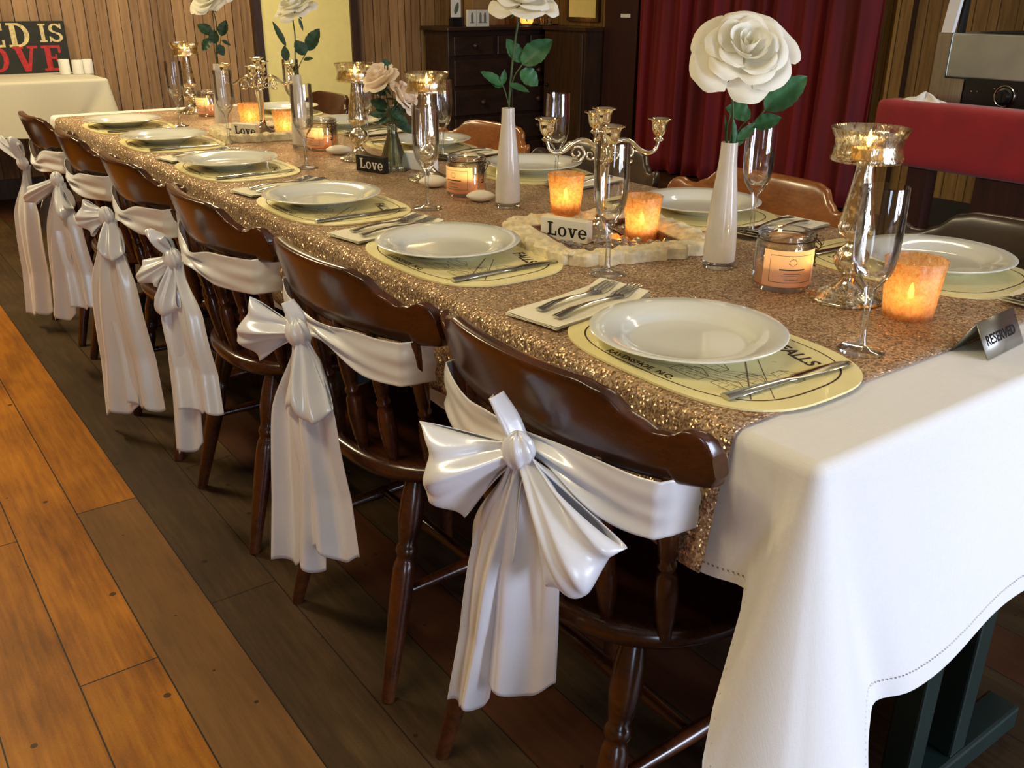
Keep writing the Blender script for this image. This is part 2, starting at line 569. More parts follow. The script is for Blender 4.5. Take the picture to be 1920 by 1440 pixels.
def mat_votive():
    """amber crackled glass that glows when a flame stands behind it"""
    a = N('amber crackle glass')
    v = a.coord()
    n = a.noise(v, 150, 4, 0.75)
    tr = a.n('ShaderNodeBsdfTranslucent')
    a.l(a.ramp(n.outputs[0], [(0.36, lin(206, 150, 96)), (0.5, lin(244, 206, 156)), (0.64, lin(255, 240, 214))]), tr.inputs[0])
    tp = a.n('ShaderNodeBsdfTransparent'); tp.inputs[0].default_value = lin(255, 226, 178)
    gl = a.n('ShaderNodeBsdfGlossy'); gl.inputs['Roughness'].default_value = 0.14
    gl.inputs['Color'].default_value = (1, 0.92, 0.8, 1)
    a.l(a.bump(n.outputs[0], 0.6, 0.004), gl.inputs['Normal'])
    m1 = a.n('ShaderNodeMixShader'); m1.inputs[0].default_value = 0.42
    a.l(tr.outputs[0], m1.inputs[1]); a.l(tp.outputs[0], m1.inputs[2])
    m2 = a.n('ShaderNodeMixShader')
    lw = a.n('ShaderNodeLayerWeight'); lw.inputs['Blend'].default_value = 0.35
    a.l(a.math('ADD', 0.06, a.math('MULTIPLY', lw.outputs['Fresnel'], 0.6)), m2.inputs[0])
    a.l(m1.outputs[0], m2.inputs[1]); a.l(gl.outputs[0], m2.inputs[2])
    return a.done(m2.outputs[0])

def translucent(name, col, amount=0.35, rough=0.5, clear=0.0):
    a = N(name)
    b = a.bsdf(**{'Base Color': lin(col), 'Roughness': rough})
    nz = a.noise(a.coord(), 40, 3)
    a.l(a.ramp(nz.outputs[0], [(0.3, tuple(x * 0.92 for x in lin(col)[:3])), (0.7, lin(col))]), b.inputs['Base Color'])
    t = a.n('ShaderNodeBsdfTranslucent'); t.inputs[0].default_value = lin(col)
    m = a.n('ShaderNodeMixShader'); m.inputs[0].default_value = amount
    a.l(b.outputs[0], m.inputs[1]); a.l(t.outputs[0], m.inputs[2])
    return a.done(m.outputs[0])

def emit(name, col, s):
    a = N(name)
    e = a.n('ShaderNodeEmission')
    e.inputs[0].default_value = lin(col)
    e.inputs[1].default_value = s
    return a.done(e.outputs[0])

M = {}
M['floor'] = mat_floor()
M['wall_end'] = mat_panel('end wall boards', 0, (112, 82, 50), (176, 138, 94))
M['wall_side'] = mat_panel('side wall boards', 1, (92, 66, 32), (150, 114, 62))
M['plaster'] = plain('cream plaster', (206, 190, 150), 0.8)
M['cream'] = plain('cream painted door', (250, 232, 150), 0.6, var=0.04)
M['ceil'] = plain('ceiling paint', (190, 176, 150), 0.9)
M['trim'] = wood('dark trim wood', (40, 24, 12), (70, 44, 22), 0.45)
M['skirt'] = plain('black skirting', (26, 22, 18), 0.5)
M['chair'] = wood('varnished chair wood', (42, 20, 8), (76, 38, 16), 0.24, (6, 2, 6), 3.0, 0.4, 0.015)
M['honey'] = wood('honey chair wood', (112, 62, 22), (158, 94, 38), 0.28, (6, 2, 6), 3.0, 0.4, 0.015)  # brown chair wood with the light falling on it put into the colour
M['walnut'] = wood('dark chair wood', (34, 22, 12), (56, 36, 22), 0.32, (6, 2, 6), 3.0, 0.3, 0.015)  # brown chair wood darkened to stand in for shade
M['chest'] = wood('old dark chest wood', (32, 19, 9), (56, 34, 17), 0.45, (2, 8, 8), 2.0, 0.08)
M['redwood'] = wood('dark red post wood', (36, 11, 8), (56, 20, 14), 0.5, coat=0.05)
M['sequin'] = mat_sequin()
M['linen'] = mat_linen()
M['linen2'] = mat_linen('cream linen', (214, 208, 190))
M['satin'] = mat_satin()
M['china'] = plain('white china', (228, 230, 222), 0.12, var=0.02, **{'Coat Weight': 0.6, 'Coat Roughness': 0.05})
M['mat'] = plain('pale yellow cork mat', (242, 230, 168), 0.42, var=0.05, **{'Coat Weight': 0.3})
M['print'] = plain('brown print', (58, 34, 28), 0.6)
M['paper'] = plain('paper napkin', (236, 230, 208), 0.85, var=0.03, bump=0.1, bscale=200)
M['steel'] = plain('polished steel', (196, 196, 190), 0.16, 1.0, var=0.05)
M['brushed'] = plain('brushed steel', (168, 166, 158), 0.34, 1.0, var=0.15, scale=6, stretch=(1, 30, 1))
M['stainless'] = plain('stainless sheet', (186, 198, 200), 0.3, 0.85, var=0.2, scale=5)
M['sketch'] = plain('faint brown print', (128, 100, 76), 0.7)
M['silver'] = plain('warm silver', (232, 222, 196), 0.1, 1.0, var=0.04)
M['glass'] = mat_glass('clear glass', (1, 1, 1), 0.985, 0.015, 0.3)
M['glass_thick'] = mat_glass('thick clear glass', (0.98, 1, 0.99), 0.96, 0.02, 0.4)
M['flask'] = mat_glass('greenish bottle glass', (0.93, 1, 0.94), 0.84, 0.05, 0.5)
M['mercury'] = mat_mercury()
M['mercury_bowl'] = mat_mercury('worn mercury glass', 0.12, 0.55)
M['votive'] = mat_votive()
M['milk'] = translucent('milky white glass', (236, 230, 220), 0.3, 0.12)
M['wax'] = translucent('candle wax', (246, 226, 186), 0.5, 0.5)
M['orangewax'] = translucent('orange candle wax', (250, 196, 146), 0.6, 0.5)
M['label'] = translucent('jar paper label', (250, 208, 168), 0.5, 0.7)
M['flame'] = emit('candle flame', (255, 214, 120), 26)
M['wick'] = plain('charred wick', (30, 22, 18), 0.9)
M['petal'] = translucent('white silk petal', (246, 242, 224), 0.25, 0.7)
M['petal2'] = translucent('blush silk petal', (253, 238, 218), 0.25, 0.7)
M['leaf'] = plain('rose leaf', (42, 92, 50), 0.5, var=0.3, scale=40, bump=0.2)
M['leafd'] = plain('dark rose leaf', (28, 62, 38), 0.5, var=0.3, scale=40, bump=0.2)
M['stem'] = plain('rose stem', (60, 84, 44), 0.55)
M['carved'] = plain('carved cream wood', (222, 206, 166), 0.7, var=0.25, scale=60, bump=0.5, bscale=120)
M['lip'] = plain('brown frame lip', (104, 66, 40), 0.5)
M['creamblock'] = plain('cream painted block', (226, 220, 200), 0.6, var=0.04)
M['blackblock'] = plain('black painted block', (26, 22, 20), 0.45)
M['white'] = plain('white paint', (232, 230, 222), 0.6, var=0.03)
M['stone'] = plain('white stone', (234, 226, 210), 0.5, var=0.05)
M['gem'] = mat_glass('clear gem', (1, 0.99, 0.95), 0.98, 0.06, 0.93)
M['velvet'] = plain('red velvet curtain', (104, 6, 11), 0.75, var=0.4, scale=7, stretch=(1, 1, 0.15), **{'Sheen Weight': 0.25, 'Sheen Tint': (0.9, 0.1, 0.12, 1)})
M['redfelt'] = plain('red upholstery', (146, 14, 19), 0.8, var=0.12, scale=14, bump=0.25, bscale=300, **{'Sheen Weight': 0.2})
M['black'] = plain('black enamel', (18, 18, 18), 0.35)
M['green'] = plain('dark green metal', (22, 38, 34), 0.35, **{'Coat Weight': 0.3})
M['wire'] = plain('dark wire', (60, 46, 34), 0.4, 0.9)
M['signblack'] = plain('black sign board', (28, 30, 26), 0.7, var=0.3)
M['signcream'] = plain('cream letter paint', (206, 188, 134), 0.7, var=0.3, scale=60)
M['signred'] = plain('red letter paint', (176, 34, 40), 0.7, var=0.35, scale=60)
M['card'] = plain('brown card', (150, 116, 70), 0.7)
M['tablewood'] = wood('table board', (90, 60, 34), (130, 90, 52), 0.5)
M['tube'] = emit('lit ceiling tube', (255, 226, 170), 6)  # glow of the assumed, unseen ceiling tubes

# ---------------------------------------------------------------- the room
RX, LX, BY, FY, CZ = 4.80, -2.3, 6.75, -2.35, 2.65
struct('floor', MB().box(LX, FY, -0.08, RX, BY, 0), M['floor'], 'golden and dark timber floorboards', smooth=False)
struct('ceiling', MB().box(LX, FY, CZ, RX, BY, CZ + 0.08), M['ceil'], 'plain pale ceiling', smooth=False)
struct('wall_back', MB().box(LX, BY, 0, RX, BY + 0.1, CZ), M['wall_end'], 'end wall of vertical brown timber boards', smooth=False)
struct('wall_right', MB().box(RX, FY, 0, RX + 0.1, BY + 0.1, CZ), M['wall_side'], 'side wall of vertical brown timber boards behind the curtain', smooth=False)
struct('wall_left', MB().box(LX - 0.1, FY, 0, LX, BY + 0.1, CZ), M['wall_side'], 'timber board wall beyond the aisle', smooth=False)
wf = MB()
for x0, x1, z0, z1 in ((LX, -1.65, 0, CZ), (-0.85, 0.95, 0, CZ), (-1.65, -0.85, 0, 0.30), (-1.65, -0.85, 1.66, CZ), (1.75, 2.05, 0, CZ), (2.85, RX, 0, CZ), (0.95, 1.75, 0, 0.30), (2.05, 2.85, 0, 0.30), (0.95, 1.75, 1.66, CZ), (2.05, 2.85, 1.66, CZ)):
    wf.box(x0, FY - 0.1, z0, x1, FY, z1)
struct('wall_front', wf, M['plaster'], 'plaster wall with three tall windows', smooth=False)
for k, x0 in enumerate((0.95, 2.05, -1.65)):  # frames of the assumed, unseen windows behind the camera
    w = MB()
    for a in ((x0, 0.30, x0 + 0.04, 1.66), (x0 + 0.76, 0.30, x0 + 0.8, 1.66), (x0 + 0.04, 0.30, x0 + 0.76, 0.42), (x0 + 0.04, 1.62, x0 + 0.76, 1.66)):
        w.box(a[0], FY - 0.08, a[1], a[2], FY - 0.02, a[3])
    struct('window_%d' % (k + 1), w, M['white'], 'white frame of tall window', smooth=False)
struct('baseboard_right', MB().box(RX - 0.03, FY, 0, RX, BY, 0.15), M['skirt'], 'black skirting board', smooth=False)
struct('baseboard_back', MB().box(LX, BY - 0.025, 0, 2.29, BY, 0.12), M['trim'], 'dark skirting board', smooth=False)
struct('door_1', MB().box(2.35, BY - 0.03, 0.0, 3.03, BY, 2.1), M['cream'], 'plain cream-yellow door in the end wall', smooth=False)
struct('trim_1', MB().box(2.29, BY - 0.05, 0, 2.35, BY, 2.16), M['trim'], 'dark timber door trim', smooth=False)
struct('trim_2', MB().box(3.03, BY - 0.05, 0, 3.09, BY, 2.16), M['trim'], 'dark timber door trim', smooth=False)
struct('trim_3', MB().box(RX - 0.12, 5.42, 0, RX, 5.78, CZ), M['redwood'], 'dark red timber post beside the curtain', smooth=False)
struct('trim_4', MB().box(RX - 0.05, 3.30, 0, RX, 3.40, CZ), M['wall_side'], 'timber strip beside the curtain', smooth=False)
lab = obj('wall_label', MB().box(RX - 0.124, 5.50, 1.06, RX - 0.12, 5.60, 1.085), M['white'], smooth=False)
tag(lab, 'small white label stuck on the dark red post', 'label')
for k, t in enumerate(TUBES):  # fittings for the assumed tube lamps, all out of view
    c = thing('ceiling_lamp', ('ceiling tube lamp above the aisle beside the near chairs', 'ceiling tube lamp above the aisle towards the end wall', 'ceiling tube lamp above the red bench', 'ceiling tube lamp before the cream door')[k], 'ceiling lamp', (t[0], t[1], CZ))
    obj('housing', MB().box(-0.1, -0.64, -0.05, 0.1, 0.64, 0), M['white'], c, smooth=False)
    obj('tube', MB().tube([(0, -0.6, -0.064), (0, 0.6, -0.064)], 0.013), M['tube'], c)

# ---------------------------------------------------------------- the long table and its cloths
TX0, TX1, TY0, TY1, TZ = 0.462, 1.398, 0.655, 4.33, 0.757
tb = thing('dining_table', 'long dining table on dark green metal pedestals under the white cloth', 'table', ((TX0 + TX1) / 2, (TY0 + TY1) / 2, 0))
hx, hy = (TX1 - TX0) / 2 - 0.012, (TY1 - TY0) / 2 - 0.012
obj('tabletop', MB().box(-hx, -hy, 0.72, hx, hy, 0.7525), M['tablewood'], tb, smooth=False, bevel=0.012)
for yy in (0.682, 2.47, 3.95):
    y = yy - (TY0 + TY1) / 2
    for x in (-0.09, 0.045):
        obj('pedestal_post', MB().box(x - 0.022, y - 0.022, 0.07, x + 0.022, y + 0.022, 0.72), M['green'], tb, smooth=False, bevel=0.004)
    ft = MB().box(-0.36, y - 0.028, 0.022, 0.238, y + 0.028, 0.07)
    f_ = obj('foot_bar', ft, M['green'], tb, smooth=False, bevel=0.006)
    for x in (-0.33, 0.21):
        obj('glide', MB().lathe([(0.018, 0), (0.02, 0.022)], 12, Matrix.Translation((x, y, 0))), M['black'], f_)

def cloth_perimeter(x0, x1, y0, y1, r, step, cseg):
    """points with outward normals round a rounded rectangle, starting mid far side; also signed distance to the nearest corner"""
    cs = [(x1 - r, y1 - r, 0), (x0 + r, y1 - r, 90), (x0 + r, y0 + r, 180), (x1 - r, y0 + r, 270)]
    pts = []
    for i, (cx, cy, a0) in enumerate(cs):
        for k in range(cseg + 1):
            a = math.radians(a0 + 90 * k / cseg)
            pts.append((cx + r * math.cos(a), cy + r * math.sin(a), math.cos(a), math.sin(a)))
        nx, ny, na = cs[(i + 1) % 4]
        a = math.radians(na)
        p = Vector((cx + r * math.cos(a), cy + r * math.sin(a)))
        q = Vector((nx + r * math.cos(a), ny + r * math.sin(a)))
        L = (q - p).length
        n = int(L / step)
        for k in range(1, n):
            t = k / n
            v = p.lerp(q, t)
            pts.append((v.x, v.y, math.cos(a), math.sin(a)))
    return pts

def table_cloth(x0, x1, y0, y1, z, drop_side, drop_end, tip, fold, rng):
    r = 0.02
    P = cloth_perimeter(x0, x1, y0, y1, r, 0.012, 14)
    mb = MB()
    rr = 0.016
    rings = [[(p[0] - p[2] * rr, p[1] - p[3] * rr, z) for p in P]]
    for k in range(1, 6):
        a = PI / 2 * k / 5
        rings.append([(p[0] - p[2] * rr * (1 - math.sin(a)), p[1] - p[3] * rr * (1 - math.sin(a)), z - rr * (1 - math.cos(a))) for p in P])
    NV = 26
    corners = [(x0, y0), (x1, y0), (x0, y1), (x1, y1)]
    ph = [rng.uniform(0, 6.28) for _ in range(8)]
    def info(p):
        best = min(corners, key=lambda c: abs(c[0] - p[0]) + abs(c[1] - p[1]))
        s = abs(best[0] - p[0]) + abs(best[1] - p[1])
        end = abs(p[3]) > abs(p[2]) + 1e-6
        return best, s, end
    for j in range(1, NV + 1):
        v = j / NV
        ring = []
        for p in P:
            c, s, end = info(p)
            we = abs(p[3]) ** 2
            base = drop_end * we + drop_side * (1 - we)
            wid = 0.17 if end else 0.075
            d = base + (tip - base) * max(0, 1 - s / wid) ** 1.25
            along = p[0] if end else p[1]
            d += 0.012 * math.sin(along * 9 + ph[0]) * min(1, s / 0.15)
            wf = (0.022 + 0.165 * v) if end else (0.02 + 0.045 * v)
            prof = math.cos(min(1.0, max(0, s - 0.02) / wf) * PI / 2) ** 2
            dip = -0.012 * v * math.exp(-((s - 0.02 - wf) / 0.03) ** 2)
            o = fold * v ** 1.1 * prof + dip + 0.012 * v * min(1, s / 0.2) + 0.008 * v * math.sin(along * 14 + ph[1]) * min(1, s / 0.2)
            zz = z - rr - (d - rr) * v
            ring.append((p[0] + p[2] * o, p[1] + p[3] * o, zz))
        rings.append(ring)
    n = len(P)
    vs = [q for rg in rings for q in rg]
    fs = [tuple(range(n))]
    for j in range(len(rings) - 1):
        for i in range(n):
            fs.append((j * n + i, (j + 1) * n + i, (j + 1) * n + (i + 1) % n, j * n + (i + 1) % n))
    mb.add(vs, fs)
    return mb, rings

mb, rings = table_cloth(TX0 - 0.002, TX1 + 0.002, TY0 - 0.002, TY1 + 0.002, TZ - 0.003, 0.185, 0.395, 0.53, 0.105, random.Random(3))
cl = obj('tablecloth', mb, M['linen'], angle=70)
tag(cl, 'white linen tablecloth draped over the long table with a hanging corner', 'tablecloth')
hs = MB()
a, b = rings[-3], rings[-4]
hem = [Vector(p).lerp(Vector(q), 0.35) for p, q in zip(a, b)]
for i in range(0, len(hem)):
    p, q = hem[i], hem[(i + 1) % len(hem)]
    if p.y < 1.2 and (q - p).length > 0.004:
        d = (q - p).normalized()
        nrm = Vector((d.y, -d.x, 0))
        for t in (0.15, 0.65):
            c = p.lerp(q, t)
            if c.x < 0.9 or c.y < 0.75:
                e = c + d * 0.0022
                up = Vector((0, 0, 0.0011))
                o_ = nrm * 0.0012
                for sg in (1, -1):
                    hs.add([c - up + o_ * sg, e - up + o_ * sg, e + up + o_ * sg, c + up + o_ * sg], [(0, 1, 2, 3)])
q = obj('hem_stitch', hs, plain('stitch holes', (120, 112, 104), 0.9), cl, smooth=False)
q['kind'] = 'stuff'

def sequin_cover():
    y0, y1, drop = 0.768, 4.2, 0.165
    x0, x1, z, r = TX0 - 0.008, TX1 + 0.008, TZ + 0.0002, 0.022
    path = [(x0 - 0.004, z - drop, 1)]
    for k in range(1, 9):
        path.append((x0 - 0.002 * (1 - k / 8), z - drop + (drop - r) * k / 8, 1 - k / 8))
    for k in range(1, 7):
        a = PI / 2 * k / 6
        path.append((x0 + r - r * math.cos(a), z - r + r * math.sin(a), 0))
    for k in range(1, 9):
        path.append((x0 + r + (x1 - x0 - 2 * r) * k / 17, z, 0))
    full = path + [(x0 + x1 - p[0], p[1], p[2]) for p in path[::-1]]
    NY = 240
    rng = random.Random(4)
    def fn(u, v):
        i = round(u * (len(full) - 1))
        x, zz, w = full[i]
        y = y0 + (y1 - y0) * v + 0.004 * math.sin(x * 17) * (1 - abs(2 * v - 1))
        sg = -1 if i < len(full) / 2 else 1
        rip = w * (0.005 * math.sin(y * 17) + 0.003 * math.sin(y * 41 + 1))
        zz2 = zz + (w * 0.012 * math.sin(y * 6.1) if w > 0 else 0)
        return (x + sg * (rip + 0.020 * w + 0.003 * min(1, w * 4)), y, zz2)
    return MB().grid(fn, len(full), NY)
sq = obj('sequin_overlay', sequin_cover(), M['sequin'], angle=80, solid=0.0016)
tag(sq, 'rose-gold sequin overlay spread across the long table over the white cloth', 'table overlay')
TS = TZ + 0.0014          # top of the sequin cloth

# ---------------------------------------------------------------- chairs
def rail_arc(y):
    return -0.245 + 0.066 * min(1.3, abs(y) / 0.26) ** 2.2

def make_chair(wmat):
    t = thing('dining_chair', 'x', 'chair')
    # seat
    def seat_out(k, n=48):
        pts = []
        for i in range(n):
            a = 2 * PI * i / n
            c, s = math.cos(a), math.sin(a)
            e = 2 / 2.5
            pts.append((0.235 * k * abs(c) ** e * (1 if c > 0 else -1) - 0.005, 0.232 * k * abs(s) ** e * (1 if s > 0 else -1)))
        return pts
    sm = MB()
    lay = [(0.90, 0.413), (0.97, 0.418), (1.0, 0.430), (0.995, 0.442), (0.965, 0.449), (0.90, 0.450), (0.75, 0.443), (0.45, 0.437), (0.15, 0.437)]
    n = 48
    vs = []
    for k, z in lay:
        for x, y in seat_out(k):
            vs.append((x, y, z))
    fs = [tuple(range(n))[::-1], tuple((len(lay) - 1) * n + i for i in range(n))]
    for j in range(len(lay) - 1):
        for i in range(n):
            fs.append((j * n + i, j * n + (i + 1) % n, (j + 1) * n + (i + 1) % n, (j + 1) * n + i))
    obj('seat', sm.add(vs, fs), wmat, t, angle=60)
    legp = [(0, .015), (.03, .017), (.10, .0215), (.20, .023), (.27, .0185), (.30, .0155), (.312, .0185), (.33, .0205), (.347, .0185), (.358, .0155), (.375, .017), (.39, .0195), (.42, .021), (.50, .021), (.62, .0195), (.80, .016), (.97, .0135), (1, .012)]
    for sy in (1, -1):
        for a, b in (((-0.165, 0.145 * sy, 0.425), (-0.272, 0.19 * sy, 0)), ((0.085, 0.15 * sy, 0.425), (0.115, 0.19 * sy, 0))):
            obj('leg', MB().turned(a, b, legp, 18), wmat, t, angle=60)
    strp = [(0, .008), (.12, .0095), (.5, .0135), (.88, .0095), (1, .008)]
    for sy in (1, -1):
        a, b = Vector((-0.221, 0.169 * sy, 0.205)), Vector((0.1, 0.170 * sy, 0.21))
        obj('stretcher', MB().turned(a, b, strp, 12), wmat, t, angle=60)
    obj('cross_stretcher', MB().turned((-0.06, -0.17, 0.208), (-0.06, 0.17, 0.208), strp, 12), wmat, t, angle=60)
    spp = [(0, .009), (.06, .010), (.14, .0135), (.30, .0165), (.42, .0135), (.455, .0095), (.47, .0125), (.49, .0125), (.505, .0095), (.55, .012), (.7, .0145), (.88, .0115), (1, .009)]
    for y in (-0.19, -0.118, -0.042, 0.042, 0.118, 0.19):
        xb = -0.212 + 0.055 * (abs(y) / 0.19) ** 2.2
        yt = y * 1.16
        obj('spindle', MB().turned((xb, y, 0.44), (rail_arc(yt) - 0.006, yt, 0.705), spp, 12), wmat, t, angle=60)
    # top rail
    TOP = [(0, .810), (.46, .810), (.58, .803), (.70, .776), (.78, .764), (.84, .765), (.91, .775), (.955, .774), (.985, .764), (1, .748)]
    BOT = [(0, .692), (.85, .697), (.96, .700), (.985, .704), (1, .716)]
    NS = 81
    def fn(u, v):
        s = 2 * u - 1
        # denser near the ends
        s = math.copysign(1 - (1 - abs(s)) ** 1.15, s) if abs(s) < 1 else s
        top, bot = interp(TOP, abs(s)), interp(BOT, abs(s))
        y = 0.272 * s
        hw = 0.0155 - 0.004 * abs(s)
        a = 2 * PI * v
        ca, sa = math.cos(a), math.sin(a)
        e = 0.42
        dx = hw * math.copysign(abs(ca) ** e, ca)
        zz = 0.5 * (math.copysign(abs(sa) ** e, sa) + 1)
        z = bot + (top - bot) * zz
        x = rail_arc(y) - 0.30 * (z - 0.70)
        return (x + dx, y, z)
    rm = MB().grid(fn, NS, 29)
    for e in (0, NS - 1):
        rm.f.append(tuple(e * 29 + k for k in range(28)) if e else tuple(e * 29 + k for k in range(28))[::-1])
    obj('top_rail', rm, wmat, t, angle=50)
    return t

ORD = ['first', 'second', 'third', 'fourth', 'fifth', 'sixth']
LY = [1.020, 1.578, 2.18, 2.76, 3.32, 3.88]
LX_ = [0.598, 0.584, 0.580, 0.580, 0.580, 0.578]
proto = make_chair(M['chair'])
proto.location = (LX_[0], LY[0], 0)
proto['label'] = 'brown spindle-back chair at the near end of the aisle row, showing its seat'
proto['group'] = 'spindle-back chairs along the aisle'
for i in range(1, 6):
    dup(proto, 'brown spindle-back chair with tied satin bow, %s from the near end along the aisle' % ORD[i], (LX_[i], LY[i], 0), math.radians((0, 1.5, -1, 1, -2, 2)[i]))
RYC = [0.965, 1.60, 2.195, 2.765, 3.32, 4.0]
protos = {}
RK = ['walnut', 'honey', 'walnut', 'honey', 'walnut', 'chair']
RLAB = ['dark brown chair facing the aisle row, behind the plate beside the reserved sign',
        'honey brown chair before the red curtain, its rail behind the tall rose vase',
        'very dark chair behind the candelabra, before the red curtain',
        'honey brown chair with its rail behind a flute, before the dark chest',
        'dark chair behind the bouquet of blush roses',
        'reddish brown chair before the cream door at the far end of the table']
for i in range(6):
    k = RK[i]
    if k not in protos:
        protos[k] = make_chair(M[k])
        c = protos[k]
        c.location = (1.280, RYC[i], 0)
        c.rotation_euler = (0, 0, PI)
        c['label'] = RLAB[i]
        c['group'] = 'spindle-back chairs along the curtain side'
    else:
        dup(protos[k], RLAB[i], (1.280, RYC[i], 0), PI)

# ---------------------------------------------------------------- satin sashes tied on the chairs
LD = Vector((-0.42, 0.907, 0)); ND = Vector((-0.907, -0.42, 0)); UP = Vector((0, 0, 1))

def sash(i, label, k, kz, loops, tails, tuft, seed, kx=-0.298):
    rng = random.Random(seed)
    t = thing('chair_sash', label, 'chair sash', (LX_[i], LY[i], 0), 0, 'white satin sashes tied round the aisle chairs')
    K = Vector((kx, k, kz))
    # band round the spindles
    zc = 0.668
    def band(u, v):
        y = -0.240 + 0.480 * u
        dk = abs(y - k)
        g = 0.45 + 0.55 * smoothstep(0.0, 0.13, dk)
        h = 0.074 * g
        z0 = zc + (kz - zc) * (1 - smoothstep(0.0, 0.16, dk))
        sagz = -0.006 * math.sin(PI * u)
        fold = (0.0034 * math.sin(v * 9 + 7 * u + seed) - 0.004 * abs(math.sin(v * 6 - 5 * u + seed)) + 0.0022 * math.sin(v * 17 - 9 * u + 2 * seed)) * (0.4 + 2.2 * (1 - g))
        x = rail_arc(y) - 0.028 - 0.006 * (1 - g) - fold
        e = smoothstep(0.945, 1.0, abs(2 * u - 1))
        x += 0.05 * e
        y += -0.006 * e * (1 if u > .5 else -1)
        return (x, y, z0 + h * (v - 0.5) + sagz)
    obj('band', MB().grid(band, 61, 25), M['satin'], t, angle=180, solid=0.0012)
    kp = K + ND * 0.016
    def knot(u, v):
        a, b = 2 * PI * u, PI * (v - 0.5)
        wr = 1 + 0.10 * math.sin(7 * a + 2 * b + seed)
        d = LD * (0.021 * math.cos(a) * math.cos(b)) + UP * (0.024 * math.sin(b)) + ND * (0.017 * math.sin(a) * math.cos(b))
        return kp + d * wr
    obj('knot', MB().grid(knot, 40, 16, True), M['satin'], t, angle=180)
    for (tl, tz, w1, bulge, sag, ph) in loops:
        D = LD * tl + UP * (tz - kz)
        ln = D.length
        D.normalize()
        E = ND.cross(D).normalized()
        def loop(u, v, D=D, E=E, ln=ln, w1=w1, bulge=bulge, sag=sag, ph=ph):
            a = math.sin(PI * u)
            along = ln * (a ** 0.85)
            vv = 2 * v - 1
            w = 0.012 + (w1 / 2 - 0.012) * a ** 1.15
            out = 0.016 + bulge * math.sin(2 * PI * u) * (0.10 + 1.0 * (1 - vv * vv)) + 0.028 * a
            crease = (0.009 * math.sin(vv * 5.2 + ph) + 0.005 * math.sin(vv * 10 + 2 * ph + 2 * u) - 0.009 * abs(math.sin(vv * 4.3 + ph + 1.5 * u))) * (1 - 0.35 * a) * min(1, a * 3) + 0.004 * math.sin(9 * u + 4 * vv + ph)
            edge = 0.014 * a * abs(vv) ** 3
            tip = 0.014 * a * (math.sin(vv * 3.1 + ph))
            return K + D * (along + tip) + E * (w * vv) + ND * (out + crease - edge) - UP * (sag * a * a)
        obj('loop', MB().grid(loop, 49, 33), M['satin'], t, angle=180, solid=0.0010)
    for (bl, bz, w1, lean, ph, cut) in tails:
        ln = kz - bz
        def tail(u, v, bl=bl, ln=ln, w1=w1, lean=lean, ph=ph, cut=cut):
            vv = 2 * v - 1
            w = 0.014 + (w1 / 2 - 0.014) * smoothstep(0.0, 0.34, u) * (0.92 + 0.12 * u)
            lat = bl * (u ** 0.8) + w * vv
            z = kz - 0.01 - (ln - 0.01) * u - cut * vv * u * u + 0.012 * u * u * math.sin(vv * 5 + ph)
            g = 1 - smoothstep(0.0, 0.4, u)
            rip = 0.017 * (0.25 + 0.75 * u) * math.sin(vv * 3.6 + ph + 0.6 * u) + 0.006 * math.sin(vv * 8.5 + ph * 2) + 0.007 * g * math.sin(vv * 11)
            out = 0.006 + 0.02 * math.sin(PI * min(1, u * 1.4)) * lean + rip + 0.03 * lean * u
            p = K + LD * lat + ND * out
            p.z = z
            return p
        obj('tail', MB().grid(tail, 61, 33), M['satin'], t, angle=180, solid=0.0010)
    if tuft:
        tl, tz, w1 = tuft
        D = LD * tl + UP * (tz - kz)
        ln = D.length
        D.normalize()
        E = ND.cross(D).normalized()
        def tf(u, v):
            vv = 2 * v - 1
            w = 0.008 + w1 / 2 * math.sin(PI * min(1, 0.08 + 0.75 * u)) * (1 - u ** 3)
            return K + D * (ln * u) + E * (w * vv) + ND * (0.012 + 0.012 * math.cos(vv * 2.5))
        obj('tuft', MB().grid(tf, 21, 13), M['satin'], t, angle=180, solid=0.0010)
    return t

SL = 'white satin sash bow tied on the %s chair from the near end along the aisle'
# loops: (tip lateral, tip z, width, bulge, sag, phase); tails: (bottom lateral, bottom z, width, lean, phase, cut)
sash(0, 'glossy white satin sash with a wide fallen bow on the near-end aisle chair', -0.052, 0.698,
     [(0.108, 0.648, 0.140, 0.030, 0.0, 0.6), (-0.108, 0.572, 0.135, 0.034, 0.01, 2.2)], [(0.074, 0.285, 0.066, 0.7, 1.9, 0.018), (0.018, 0.325, 0.135, 0.3, 0.8, 0.018)], (0.035, 0.762, 0.015), 1, -0.285)
sash(1, SL % 'second', -0.03, 0.686, [(0.092, 0.682, 0.115, 0.022, 0.0, 1.1), (-0.022, 0.55, 0.092, 0.022, 0.0, 0.3)],
     [(0.050, 0.21, 0.115, 0.2, 2.6, 0.012), (-0.036, 0.27, 0.110, 0.6, 0.5, -0.012)], (0.022, 0.735, 0.022), 2)
sash(2, SL % 'third', 0.02, 0.668, [(0.07, 0.622, 0.07, 0.022, 0.0, 2.0), (0.022, 0.725, 0.05, 0.016, 0.0, 0.9), (0.02, 0.555, 0.075, 0.024, 0.0, 1.4)],
     [(0.052, 0.185, 0.100, 0.3, 1.3, 0.02), (-0.045, 0.315, 0.12, 0.7, 3.0, 0.015)], None, 3)
sash(3, SL % 'fourth', 0.0, 0.66, [(0.065, 0.65, 0.10, 0.022, 0.0, 1.6), (-0.015, 0.56, 0.08, 0.024, 0.0, 0.2)],
     [(0.075, 0.075, 0.15, 0.6, 0.2, 0.02), (-0.05, 0.12, 0.14, 0.7, 2.2, 0.01)], None, 4)
